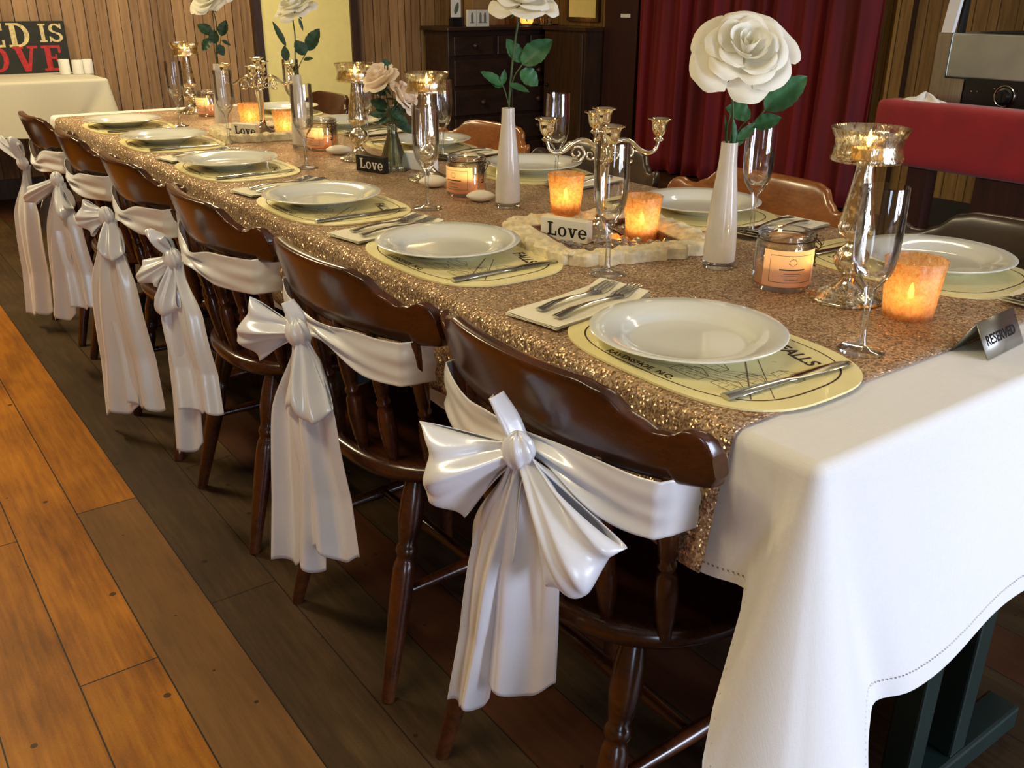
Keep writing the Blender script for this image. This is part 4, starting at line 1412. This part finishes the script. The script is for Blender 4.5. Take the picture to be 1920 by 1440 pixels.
# ---------------------------------------------------------------- vases and roses
def vase(x, y, label):
    t = thing('bud_vase', label, 'vase', (x, y, TS), 0, 'tall milky bud vases')
    pr_ = [(0.0280, 0.012), (0.0285, 0.030), (0.0272, 0.060), (0.0250, 0.095), (0.0215, 0.130), (0.0180, 0.160), (0.0155, 0.185), (0.0143, 0.210), (0.0143, 0.218), (0.0125, 0.218), (0.0125, 0.200), (0.0150, 0.165), (0.0190, 0.125), (0.0240, 0.06), (0.0, 0.045)]
    obj('milk_glass_body', MB().lathe([(0, 0.012)] + pr_, 40, cap=False), M['milk'], t, angle=70)
    b = obj('clear_base', MB().lathe([(0, 0), (0.0275, 0), (0.0285, 0.002), (0.0287, 0.0118), (0, 0.0118)], 40, cap=False), M['glass_thick'], t, angle=70)
    b['label'] = 'thick clear glass base'
vase(0.956, 1.244, 'tall milky white bud vase beside the label jar, before the red curtain')
vase(0.943, 1.871, 'tall milky white bud vase before the dark chest')
vase(0.927, 2.958, 'tall milky white bud vase before the cream door')
vase(0.895, 3.560, 'tall milky white bud vase before the end wall boards')

CR = Vector((0.807, -0.5906, 0)); CI = Vector((0.5906, 0.807, 0))     # sideways and away, as seen along the table

def bloom_mesh(R, axis, seed, layers=None, open_=1.0):
    """overlapping cupped petals; each layer is (radius, height, petals, span, roll) in units of R"""
    rng = random.Random(seed)
    ax = Vector(axis).normalized()
    tx = ax.orthogonal().normalized()
    ty = ax.cross(tx)
    mb = MB()
    layers = layers or [(0.10, 0.50, 3, 2.4, 0.0), (0.20, 0.56, 4, 2.0, 0.03), (0.36, 0.56, 5, 1.75, 0.08), (0.56, 0.48, 5, 1.6, 0.13), (0.78, 0.30, 6, 1.40, 0.16), (1.0, 0.06, 6, 1.30, 0.16)]
    for li, (rk, hk, npt, span, roll) in enumerate(layers):
        off = rng.uniform(0, 6.28)
        for k in range(npt):
            az = off + 2 * PI * k / npt + rng.uniform(-0.15, 0.15)
            r_ = R * rk * rng.uniform(0.90, 1.12)
            h_ = R * (hk + rng.uniform(-0.06, 0.06)) / open_
            sp = span * rng.uniform(0.9, 1.1)
            ph, ph2 = rng.uniform(0, 6.28), rng.uniform(0, 6.28)
            tl = rng.uniform(-0.10, 0.14) * R * rk
            def fn(u, v, az=az, r_=r_, h_=h_, sp=sp, ph=ph, ph2=ph2, roll=roll, rk=rk, tl=tl, li=li):
                vv = 2 * v - 1
                t = u * (1 - 0.26 * abs(vv) ** 2.6 + 0.03 * math.sin(vv * 4 + ph))
                a = az + vv * sp / 2 * (0.55 + 0.45 * math.sin(PI / 2 * min(1, 1.5 * t)))
                rim = smoothstep(0.72, 1.0, t)
                r = r_ * math.sin(PI / 2 * t ** 0.75) + roll * R * rim * (1 - 0.5 * abs(vv))
                z = h_ * t ** (1.15 if rk < 0.7 else 0.8) - roll * R * 0.9 * rim * rim
                z += 0.035 * R * rk * t * math.sin(vv * 3.5 + ph) + 0.022 * R * rk * rim * math.sin(vv * 7 + ph2) + tl * t
                r *= 1 + 0.02 * (k % 2) + 0.03 * math.sin(vv * 2.5 + ph2) * t
                p = Vector((r * math.cos(a), r * math.sin(a), z - 0.14 * R + 0.02 * R * (5 - li)))
                return tx * p.x + ty * p.y + ax * p.z
            mb.grid(fn, 15, 17)
    return mb

def leaf_mesh(base, tip, width, nrm, fold=0.25, curl=0.12):
    base, tip = Vector(base), Vector(tip)
    D = tip - base
    ln = D.length
    D.normalize()
    nrm = Vector(nrm)
    S = D.cross(nrm).normalized()
    Nn = S.cross(D)
    def fn(u, v):
        vv = 2 * v - 1
        w = width / 2 * (math.sin(PI * u ** 0.85) ** 0.75) * (1 + 0.05 * math.sin(u * 60) * abs(vv) ** 4)
        if u > 0.999 or u < 0.001:
            w = 0.0004
        return base + D * (ln * u) + S * (w * vv) + Nn * (fold * w * abs(vv) - curl * ln * u * u + 0.03 * width * math.sin(u * 22) * abs(vv))
    return MB().grid(fn, 17, 9)

def rose(x, y, z0, label, head, stem_pts, R, axis, leaves, twigs, seed, petal='petal', leafm='leaf', layers=None, open_=1.0, group='single white silk roses in bud vases'):
    """all positions in (sideways, away, up) from the vase foot"""
    t = thing('silk_rose', label, 'rose', (x, y, z0), 0, group)
    W3 = lambda p: CR * p[0] + CI * p[1] + Vector((0, 0, p[2]))
    A = W3(axis)
    hp = W3(head)
    b = bloom_mesh(R, A, seed, layers, open_)
    b.v = [tuple(Vector(p) + hp) for p in b.v]
    obj('bloom', b, M[petal], t, angle=180)
    st = spline([W3(p) for p in stem_pts] + [hp - A.normalized() * R * 0.30], 6)
    obj('stem', MB().tube(st, 0.0021, 8), M['stem'], t)
    cal = MB()
    an = A.normalized()
    o1_ = an.orthogonal().normalized(); o2_ = an.cross(o1_)
    cal.lathe([(0.0025, -0.012), (0.006, -0.008), (0.0085, 0.0), (0.008, 0.006), (0.0, 0.009)], 12, Matrix.Translation(hp - an * R * 0.27) @ Matrix((o1_, o2_, an)).transposed().to_4x4(), cap=False)
    cx = obj('calyx', cal, M['stem'], t)
    for q in range(5):
        a = 2 * PI * q / 5
        d = o1_ * math.cos(a) + o2_ * math.sin(a)
        bs = hp - an * R * 0.26 + d * 0.006
        obj('sepal', leaf_mesh(bs, bs + d * 0.026 - an * 0.016, 0.008, an), M[leafm], cx, angle=180)
    for tw in twigs:
        obj('twig', MB().tube(spline([W3(p) for p in tw], 5), 0.0013, 7), M['stem'], t)
    for (bp, tp, w, nv) in leaves:
        obj('leaf', leaf_mesh(W3(bp), W3(tp), w, W3(nv)), M[leafm], t, angle=180)
    return t

FC = (0.1, -0.8, 0.6)
rose(0.956, 1.244, TS, 'large open cream rose standing in the vase before the red curtain', (0.012, -0.004, 0.365),
     [(0.0, 0, 0.03), (0.001, 0.0, 0.16), (0.002, 0.002, 0.25), (-0.002, 0.0, 0.30)], 0.078, (-0.05, -0.72, 0.62),
     [((0.055, 0.005, 0.270), (0.118, 0.0, 0.328), 0.048, FC), ((0.038, 0, 0.244), (0.080, -0.01, 0.262), 0.030, FC), ((0.034, 0.012, 0.258), (-0.008, 0.012, 0.276), 0.036, FC),
      ((0.006, -0.004, 0.215), (0.003, -0.012, 0.258), 0.014, (0.6, -0.7, 0.2)), ((0.006, 0.004, 0.212), (0.024, 0.0, 0.238), 0.022, FC), ((0.012, 0, 0.222), (0.042, -0.004, 0.250), 0.018, (0.1, -0.9, 0.3)), ((-0.005, 0.002, 0.21), (-0.008, 0.004, 0.262), 0.008, (0.5, -0.8, 0.1))],
     [[(0.002, 0.0, 0.205), (0.024, 0.002, 0.234), (0.055, 0.005, 0.270)], [(0.002, 0.0, 0.215), (0.02, 0.008, 0.245), (0.034, 0.012, 0.258)], [(-0.002, 0, 0.2), (-0.006, 0, 0.23), (-0.004, 0, 0.266)]], 31)
rose(0.943, 1.871, TS, 'white rose with drooping petals standing in the vase before the dark chest', (0.030, 0.0, 0.440),
     [(0.0, 0, 0.03), (0.001, 0.0, 0.18), (0.004, 0.002, 0.26), (0.012, 0.0, 0.34), (0.022, 0, 0.400)], 0.066, (0.12, -0.35, 0.92),
     [((0.030, 0.004, 0.308), (0.092, 0.0, 0.362), 0.052, FC), ((0.026, -0.002, 0.296), (0.066, -0.006, 0.268), 0.042, FC), ((0.026, 0.01, 0.312), (-0.002, 0.012, 0.362), 0.034, FC),
      ((-0.012, 0, 0.266), (-0.058, -0.006, 0.296), 0.024, FC), ((-0.012, 0.002, 0.268), (-0.008, -0.004, 0.298), 0.014, FC), ((0.002, 0, 0.268), (0.046, -0.01, 0.256), 0.018, (0, -0.7, 0.7)), ((-0.012, 0, 0.264), (-0.036, 0, 0.272), 0.02, FC)],
     [[(0.001, 0.0, 0.225), (0.012, 0.002, 0.280), (0.030, 0.004, 0.308)], [(0.001, 0.0, 0.225), (-0.006, 0.0, 0.250), (-0.012, 0, 0.266)]], 33, open_=1.12)
rose(0.927, 2.958, TS, 'white rose on a curved stem standing in the vase before the cream door', (0.010, 0.0, 0.415),
     [(0.0, 0, 0.03), (-0.002, 0.0, 0.19), (0.0, 0.002, 0.26), (0.006, 0.0, 0.33), (0.004, 0, 0.385)], 0.062, (-0.25, -0.35, 0.8),
     [((0.040, 0.004, 0.288), (0.078, 0.0, 0.352), 0.044, FC), ((0.034, -0.002, 0.276), (0.006, -0.004, 0.318), 0.040, FC), ((-0.024, 0.0, 0.300), (-0.058, 0.004, 0.372), 0.018, FC), ((-0.026, 0.0, 0.258), (-0.030, 0.004, 0.302), 0.026, FC), ((0.026, 0, 0.262), (0.056, -0.004, 0.268), 0.014, FC), ((0.022, 0, 0.380), (0.032, 0, 0.345), 0.010, FC)],
     [[(0.0, 0.0, 0.22), (0.018, 0.002, 0.256), (0.040, 0.004, 0.288)], [(-0.002, 0.0, 0.22), (-0.018, 0.0, 0.256), (-0.026, 0, 0.302)]], 35, leafm='leafd')
rose(0.895, 3.560, TS, 'white rose with round leaves standing in the vase before the end wall boards', (-0.004, 0.0, 0.425),
     [(0.0, 0, 0.03), (-0.002, 0.0, 0.19), (0.006, 0.002, 0.28), (0.014, 0.0, 0.35)], 0.066, (-0.25, -0.55, 0.75),
     [((-0.006, 0.004, 0.315), (-0.052, 0.0, 0.350), 0.040, FC), ((-0.012, -0.002, 0.300), (-0.046, -0.004, 0.262), 0.036, FC), ((0.026, 0.0, 0.310), (0.046, 0.004, 0.362), 0.038, FC), ((0.0, 0.0, 0.285), (0.004, -0.006, 0.330), 0.038, FC), ((0.010, 0, 0.280), (0.030, -0.004, 0.246), 0.032, FC), ((0.026, 0, 0.296), (0.056, 0.004, 0.280), 0.014, FC)],
     [[(0.0, 0.0, 0.22), (-0.004, 0.002, 0.27), (-0.006, 0.004, 0.315)], [(0.002, 0.0, 0.24), (0.018, 0.0, 0.28), (0.026, 0, 0.310)]], 37, leafm='leafd')

# small bouquet in a conical flask
fk = thing('conical_flask', 'small clear conical flask holding two blush roses behind the black Love block', 'vase', (0.966, 2.440, TS))
obj('flask_body', MB().lathe([(0, 0), (0.040, 0), (0.0425, 0.003), (0.0420, 0.010), (0.0300, 0.050), (0.0180, 0.085), (0.0140, 0.100), (0.0138, 0.116), (0.0160, 0.122), (0.0150, 0.124), (0.0122, 0.118), (0.0122, 0.100), (0.0280, 0.050), (0.0395, 0.012), (0, 0.008)], 36, cap=False), M['flask'], fk, angle=70)
BL = [(0.12, 0.85, 3, 2.4, 0.0), (0.30, 0.95, 4, 2.0, 0.04), (0.52, 0.92, 5, 1.75, 0.10), (0.74, 0.72, 5, 1.6, 0.18), (0.92, 0.42, 5, 1.4, 0.20)]
rose(0.966, 2.440, TS, 'blush rose in the conical flask, the higher of the two', (-0.020, -0.01, 0.232),
     [(0.0, 0, 0.012), (-0.001, 0.0, 0.10), (-0.006, 0, 0.16), (-0.012, -0.004, 0.20)], 0.050, (-0.35, -0.35, 0.8),
     [((-0.010, 0, 0.165), (-0.056, 0.004, 0.186), 0.034, FC), ((-0.012, 0, 0.150), (-0.058, -0.004, 0.150), 0.030, FC), ((-0.010, 0, 0.20), (-0.044, -0.01, 0.205), 0.03, (0, -0.5, 0.9)), ((-0.004, 0.002, 0.262), (-0.016, 0.006, 0.290), 0.026, FC), ((0, -0.004, 0.165), (0.028, -0.010, 0.136), 0.028, FC), ((-0.004, 0, 0.14), (-0.044, -0.004, 0.122), 0.018, FC)],
     [[(-0.002, 0.0, 0.12), (-0.006, 0, 0.145), (-0.012, 0, 0.165)]], 41, 'petal2', 'leafd', BL, 1.0, 'blush silk roses in the conical flask')
rose(0.966, 2.440, TS, 'paler blush rose in the conical flask, the lower one facing the chest', (0.026, 0.004, 0.190),
     [(0.003, 0, 0.012), (0.004, 0.0, 0.10), (0.010, 0, 0.15)], 0.046, (0.75, -0.2, 0.5),
     [((0.010, 0, 0.150), (0.052, 0.004, 0.178), 0.030, FC), ((0.012, -0.004, 0.140), (0.044, -0.010, 0.128), 0.028, FC), ((0.004, 0, 0.13), (0.020, 0.0, 0.168), 0.024, FC), ((0.012, 0.008, 0.12), (0.074, 0.010, 0.098), 0.026, FC)],
     [[(0.004, 0.0, 0.115), (0.008, 0, 0.135), (0.012, 0, 0.150)]], 43, 'petal2', 'leafd', BL, 1.0, 'blush silk roses in the conical flask')

# reserved sign
rs = thing('reserved_sign', 'folded grey metal tent sign reading RESERVED at the near table end', 'table sign', (0.905, 0.742, TZ - 0.002), math.radians(4))
def tent(y0, y1, z0, z1):
    return MB().add([(0, y0, z0), (0.112, y0, z0), (0.112, y1, z1), (0, y1, z1)], [(0, 1, 2, 3)])
obj('front_panel', tent(-0.024, 0.0, 0, 0.046), M['brushed'], rs, solid=0.0014)
obj('back_panel', tent(0.026, 0.0, 0, 0.046), M['brushed'], rs, solid=0.0014)
me = text_mesh('RESERVED', 0.0195, 0.0003, 0.0005)
lt = MB()
mesh_into(lt, me, frame((0.010, -0.0165, 0.0160), (1, 0, 0), (0, 0.024, 0.046)))
obj('lettering', lt, M['black'], rs, smooth=False)

# ---------------------------------------------------------------- side table, sign, pillars at the end wall
st_ = thing('side_table', 'small table under a cream cloth against the end wall', 'table', (0.35, 6.36, 0))
obj('tabletop', MB().box(-0.755, -0.295, 0.715, 0.755, 0.295, 0.742), M['tablewood'], st_, smooth=False)
for sx in (-1, 1):
    for sy in (-1, 1):
        obj('leg', MB().box(sx * 0.72 - 0.025, sy * 0.27 - 0.025, 0, sx * 0.72 + 0.025, sy * 0.27 + 0.025, 0.715), M['black'], st_, smooth=False)
mb, _ = table_cloth(0.35 - 0.775, 0.35 + 0.775, 6.36 - 0.315, 6.36 + 0.315, 0.750, 0.28, 0.29, 0.40, 0.07, random.Random(8))
o = obj('tablecloth', mb, M['linen2'], angle=70)
tag(o, 'cream cloth hanging over the small table by the end wall', 'tablecloth')
sg_ = thing('word_sign', 'black wooden sign with cream and red letters leaning on the end wall', 'sign', (0.0, 6.665, 0.751))
sg_.rotation_euler = (math.radians(-6), 0, 0)
obj('board', MB().box(-0.2, -0.012, 0, 1.065, 0.012, 0.295), M['signblack'], sg_, smooth=False)
mb = MB()
fr = lambda x, z: frame((x, -0.0122, z), (1, 0, 0), (0, 0, 1))
wd = letters(MB(), 'NEED', 0.13, Matrix(), 0.06, 0.001)
letters(mb, 'NEED', 0.135, fr(0.88 - wd - 0.02, 0.150), 0.06, 0.001)
letters(mb, 'IS', 0.105, fr(0.915, 0.175), 0.06, 0.001)
q = obj('lettering', mb, M['signcream'], sg_, smooth=False)
q['label'] = 'cream painted letters'
mb = MB()
wd = letters(MB(), 'LOVE', 0.145, Matrix(), 0.10, 0.001)
letters(mb, 'LOVE', 0.145, fr(1.042 - wd, 0.010), 0.12, 0.001)
q = obj('lettering', mb, M['signred'], sg_, smooth=False)
q['label'] = 'red painted letters'
for k, (x, y, h, lb) in enumerate(((0.985, 6.47, 0.085, 'white pillar beside the word sign, outermost toward the sign'), (1.055, 6.45, 0.080, 'white pillar beside the word sign, middle of the three'), (1.115, 6.46, 0.082, 'white pillar beside the word sign, at the table corner'))):
    p = obj('pillar_candle', MB().lathe([(0, 0), (0.030, 0), (0.0305, 0.002), (0.0305, h - 0.003), (0.0285, h), (0.022, h - 0.002), (0, h - 0.004)], 28, cap=False), M['white'], angle=50, loc=(x, y, 0.7515))
    link('wick', wk_m, M['wick'], p, (0, 0, h - 0.005))
    tag(p, lb, 'candle', 'white pillars on the side table')

# ---------------------------------------------------------------- chest and what stands on it
CX0, CX1, CY0, CY1, CH = 3.66, 4.78, 6.36, 6.71, 0.985
ch = thing('chest_of_drawers', 'old dark wooden chest of drawers in the room corner', 'chest of drawers', (CX0, CY0, 0))
cw, cd = CX1 - CX0, CY1 - CY0
cb = MB().box(0, 0.02, 0.10, cw, cd, CH - 0.03)
obj('carcase', cb, M['chest'], ch, smooth=False, bevel=0.004)
obj('top', MB().box(-0.035, -0.03, CH - 0.03, cw + 0.018, cd + 0.02, CH), M['chest'], ch, smooth=False, bevel=0.008)
obj('plinth', MB().box(-0.01, 0.0, 0.0, cw, cd, 0.10), M['chest'], ch, smooth=False)
def drawer(x0, x1, z0, z1, knobs):
    d = obj('drawer', MB().box(x0, -0.004, z0, x1, 0.02, z1), M['chest'], ch, smooth=False, bevel=0.006)
    for kx in knobs:
        kb = MB().lathe([(0, 0), (0.012, 0), (0.010, 0.012), (0.020, 0.020), (0.021, 0.028), (0.012, 0.036), (0, 0.038)], 18, Matrix.Translation((kx, -0.004, (z0 + z1) / 2)) @ Matrix.Rotation(PI / 2, 4, 'X'), cap=False)
        obj('knob', kb, M['trim'], d)
drawer(0.04, 0.40, 0.78, 0.92, (0.22,)); drawer(0.44, 0.72, 0.78, 0.92, (0.58,)); drawer(0.76, 1.08, 0.78, 0.92, (0.92,))
for z0 in (0.56, 0.34, 0.13):
    drawer(0.04, 0.54, z0, z0 + 0.19, (0.29,))
    drawer(0.58, 1.08, z0, z0 + 0.19, (0.83,))
cc = thing('corner_cabinet', 'low dark cabinet standing between the chest and the red timber post', 'cabinet', (4.50, 5.80, 0))
obj('carcase', MB().box(0.02, 0, 0.06, 0.29, 0.50, 0.96), M['trim'], cc, smooth=False)
obj('top', MB().box(0.0, -0.01, 0.96, 0.295, 0.51, 0.985), M['trim'], cc, smooth=False)
dr = obj('door', MB().box(0.0, 0.02, 0.08, 0.02, 0.48, 0.94), M['trim'], cc, smooth=False, bevel=0.004)
obj('knob', MB().ball((-0.012, 0.43, 0.55), 0.014, seg=12), M['wire'], dr)
obj('base', MB().box(0.03, 0.01, 0, 0.29, 0.49, 0.06), M['black'], cc, smooth=False)

pc = thing('picture_card', 'white-bordered card with a dark leaf picture standing on the chest', 'picture', (3.80, 6.48, CH))
obj('stand', MB().box(-0.045, -0.025, 0, 0.05, 0.03, 0.065), M['black'], pc, smooth=False)
f = obj('card', MB().box(-0.042, -0.004, 0.065, 0.042, 0.004, 0.20), M['white'], pc, smooth=False)
lf = leaf_mesh((-0.012, -0.0052, 0.085), (0.018, -0.0052, 0.172), 0.035, (0, -1, 0), 0, 0)
obj('picture', lf, plain('grey leaf print', (96, 104, 88), 0.7), pc)
for k, (x, y, w, lb, sh) in enumerate(((3.905, 6.43, 0.075, 'narrow white card with one grey column on the chest', (0.5,)), (4.005, 6.43, 0.115, 'wide white card with two grey columns on the chest', (0.3, 0.66)))):
    c = obj('white_card', MB().box(-w / 2, -0.012, 0, w / 2, 0.012, 0.118), M['white'], None, smooth=False, loc=(x, y, CH))
    tag(c, lb, 'card', 'white cards on the chest')
    b = MB()
    for s in sh:
        xx = -w / 2 + s * w
        b.box(xx - 0.010, -0.0135, 0.030, xx + 0.010, -0.0122, 0.085)
        b.box(xx - 0.007, -0.0135, 0.085, xx + 0.007, -0.0122, 0.098)
        b.box(xx - 0.018, -0.0135, 0.024, xx + 0.018, -0.0122, 0.030)
    obj('print', b, plain('grey print', (120, 122, 112), 0.7), c, smooth=False)
bx = obj('cardboard_box', MB().box(-0.11, -0.06, 0, 0.11, 0.06, 0.22), M['card'], None, smooth=False, loc=(4.09, 6.58, CH), bevel=0.003)
tag(bx, 'brown cardboard box behind the white cards on the chest', 'box')
obj('flap', MB().box(-0.112, -0.062, 0.218, 0.112, 0.062, 0.224), M['card'], bx, smooth=False)
# copper lamp glass and little candles on a tray
tr = thing('serving_tray', 'dark oval tray carrying lit candles on the chest end', 'tray', (4.56, 6.45, CH))
obj('tray_plate', MB().lathe([(0, 0.001), (0.19, 0.001), (0.205, 0.010), (0.2, 0.012), (0.188, 0.005), (0, 0.005)], 40, Matrix.Diagonal((1, 0.5, 1, 1)), cap=False), M['trim'], tr, angle=60)
obj('rim', MB().tube([(0.203 * math.cos(2 * PI * k / 40), 0.1015 * math.sin(2 * PI * k / 40), 0.011) for k in range(41)], 0.002, 6), M['silver'], tr)
lg = thing('copper_lantern', 'glowing copper-tinted glass lantern on the chest tray', 'lantern', (4.45, 6.45, CH + 0.006))
obj('glass_globe', MB().lathe([(0, 0), (0.035, 0), (0.05, 0.02), (0.058, 0.055), (0.05, 0.09), (0.036, 0.12), (0.042, 0.14), (0.040, 0.14), (0.034, 0.12), (0.055, 0.055), (0.03, 0.006), (0, 0.005)], 36, cap=False), M['votive'], lg, angle=70)
tealight(4.45, 6.45, CH + 0.013, 'lit tealight inside the copper lantern on the chest', 1.2)
for k, (x, y, lb) in enumerate(((4.60, 6.44, 'small glass candle cup on the tray, beside the lantern'), (4.69, 6.46, 'small glass candle cup at the tray end'))):
    o = obj('candle_cup', MB().lathe([(0, 0), (0.022, 0), (0.026, 0.05), (0.024, 0.05), (0.020, 0.004), (0, 0.003)], 24, cap=False), M['glass_thick'], None, angle=60, loc=(x, y, CH + 0.006))
    tag(o, lb, 'candle cup', 'small candle cups on the chest tray')
pa = thing('wall_picture', 'plain pale yellow picture in a dark frame above the chest', 'picture', (RX, 6.15, 1.02))
obj('frame', MB().box(-0.03, -0.19, 0.0, 0, 0.19, 0.5), M['trim'], pa, smooth=False)
obj('picture', MB().box(-0.034, -0.16, 0.03, -0.03, 0.16, 0.47), M['cream'], pa, smooth=False)

# ---------------------------------------------------------------- red curtain
cu = thing('curtain', 'floor-length dark red velvet curtain hanging on the side wall', 'curtain', (4.68, 4.42, 0))
def cur(u, v):
    y = -0.98 + 1.96 * u
    z = 0.015 + 2.42 * v
    k = u * 2 * PI * 11
    amp = 0.040 * (1 - 0.25 * v)
    x = amp * math.sin(k + 0.9 * math.sin(u * 17) + 0.25 * math.sin(3 * v)) + 0.018 * math.sin(k * 0.37 + 1.7 + v) + 0.012 * math.sin(k * 2.3 + 2 * v)
    y += 0.025 * math.sin(k * 0.5 + 2) * (1 - v)
    return (x, y, z)
obj('cloth', MB().grid(cur, 320, 24), M['velvet'], cu, angle=180, solid=0.002)
rod = obj('curtain_rod', MB().tube([(0, -1.05, 2.46), (0, 1.05, 2.46)], 0.014, 12), M['black'], cu)
for y in (-0.95, 0.95):
    obj('rod_bracket', MB().box(0, y - 0.01, 2.44, 0.12, y + 0.01, 2.48), M['black'], rod, smooth=False)

# ---------------------------------------------------------------- red padded bench and the food warmer
bn = thing('bench', 'red upholstered bench counter on dark red posts by the side wall', 'bench', (2.60, 0.6, 0))
def pad(u, v):
    y = -0.7 + 2.115 * u
    a = 2 * PI * v
    ca, sa = math.cos(a), math.sin(a)
    e = 0.35
    x = 0.055 * math.copysign(abs(ca) ** e, ca)
    z = 0.797 + 0.103 * math.copysign(abs(sa) ** e, sa)
    ed = smoothstep(0, 0.02, u) * smoothstep(0, 0.012, 1 - u)
    return (x * (0.6 + 0.4 * ed), y, 0.797 + (z - 0.797) * (0.93 + 0.07 * ed))
pm_ = MB().grid(pad, 60, 33)
pm_.f += [tuple(range(32))[::-1], tuple(59 * 33 + k for k in range(32))]
obj('padded_front', pm_, M['redfelt'], bn, angle=60)
for y in (1.235, 0.95, 0.2, -0.5):
    w = 0.035 if y > 1 else 0.09
    obj('post', MB().box(-0.03, y - w, 0, 0.03, y + w, 0.72), M['redwood'], bn, smooth=False)
obj('counter_top', MB().box(0.03, -0.7, 0.80, 0.55, 1.40, 0.84), M['redwood'], bn, smooth=False)
for y in (1.2, -0.5):
    obj('back_leg', MB().box(0.48, y - 0.03, 0, 0.54, y + 0.03, 0.80), M['redwood'], bn, smooth=False)

wm = thing('food_warmer', 'steel countertop food warmer with black control strip on the red bench', 'food warmer', (2.72, 1.30, 0.841))
obj('steel_front', MB().box(0, -0.35, 0.128, 0.36, 0.585, 0.262), M['stainless'], wm, smooth=False, bevel=0.004)
obj('base', MB().box(0.004, -0.35, 0.0, 0.36, 0.585, 0.128), M['black'], wm, smooth=False)
cp = obj('control_panel', MB().box(-0.004, -0.35, 0.03, 0.004, 0.51, 0.122), M['black'], wm, smooth=False)
obj('cheek_plate', MB().box(-0.002, 0.585, 0.03, 0.33, 0.63, 0.262), M['brushed'], wm, smooth=False)
obj('corner_box', MB().box(-0.006, 0.515, 0.03, 0.004, 0.583, 0.124), M['brushed'], wm, smooth=False)
kn_ = MB().lathe([(0, 0), (0.026, 0), (0.026, 0.006), (0.020, 0.008), (0.018, 0.024), (0, 0.025)], 28, Matrix.Translation((-0.004, 0.375, 0.083)) @ Matrix.Rotation(-PI / 2, 4, 'Y'), cap=False)
kn_.box(-0.033, 0.3725, 0.066, -0.028, 0.3775, 0.100)
kb = obj('dial', kn_, M['black'], cp, angle=40)
obj('dial_ring', MB().tube([(-0.007, 0.375 + 0.031 * math.cos(2 * PI * k / 32), 0.083 + 0.031 * math.sin(2 * PI * k / 32)) for k in range(33)], 0.0026, 8), M['steel'], kb)
for k, y in enumerate((0.485, 0.465, 0.41)):
    obj('screw', MB().ball((-0.005, y, 0.09 + 0.012 * (k == 2)), 0.0028, seg=8), M['steel'], cp)
p1 = MB().add([(-0.004, 0.585, 0.262), (-0.004, 0.622, 0.262), (-0.004, 0.585, 0.62), (-0.004, 0.545, 0.62), (0.012, 0.585, 0.262), (0.012, 0.622, 0.262), (0.012, 0.585, 0.62), (0.012, 0.545, 0.62)],
              [(0, 3, 2, 1), (4, 5, 6, 7), (0, 1, 5, 4), (1, 2, 6, 5), (2, 3, 7, 6), (3, 0, 4, 7)])
q = obj('front_post', p1, M['white'], wm, smooth=False)
q['label'] = 'slanting white edge post'
obj('dark_post', MB().box(0.02, 0.565, 0.262, 0.04, 0.582, 0.62), M['black'], wm, smooth=False)
obj('back_post', MB().box(0.10, 0.30, 0.262, 0.14, 0.345, 0.62), M['green'], wm, smooth=False)
obj('sloping_tray', MB().add([(0.06, 0.53, 0.266), (0.30, 0.53, 0.266), (0.30, -0.3, 0.31), (0.06, -0.3, 0.31), (0.06, 0.53, 0.264), (0.30, 0.53, 0.264), (0.30, -0.3, 0.262), (0.06, -0.3, 0.262)], [(0, 1, 2, 3), (7, 6, 5, 4), (0, 4, 5, 1), (1, 5, 6, 2), (2, 6, 7, 3), (3, 7, 4, 0)]), M['black'], wm, smooth=False)
obj('roof', MB().box(0, -0.35, 0.62, 0.36, 0.59, 0.66), M['brushed'], wm, smooth=False)

def rag(u, v):
    a = 2 * PI * u
    r = 0.060 * v * (1 + 0.25 * math.sin(3 * a + 1) + 0.12 * math.sin(7 * a))
    z = 0.024 * (1 - v) * (1 + 0.4 * math.sin(5 * a)) + 0.005 * math.sin(9 * a + 4 * v) * v * (1 - v) * 4
    return (r * 0.40 * math.cos(a), r * math.sin(a) * 1.15, max(0.0008, z))
ct = obj('crumpled_cloth', MB().grid(rag, 48, 12, True), M['linen'], None, angle=180, loc=(2.60, 1.87, 0.8965), solid=0.001)
tag(ct, 'small crumpled white cloth lying on the red bench beside the food warmer', 'cloth')
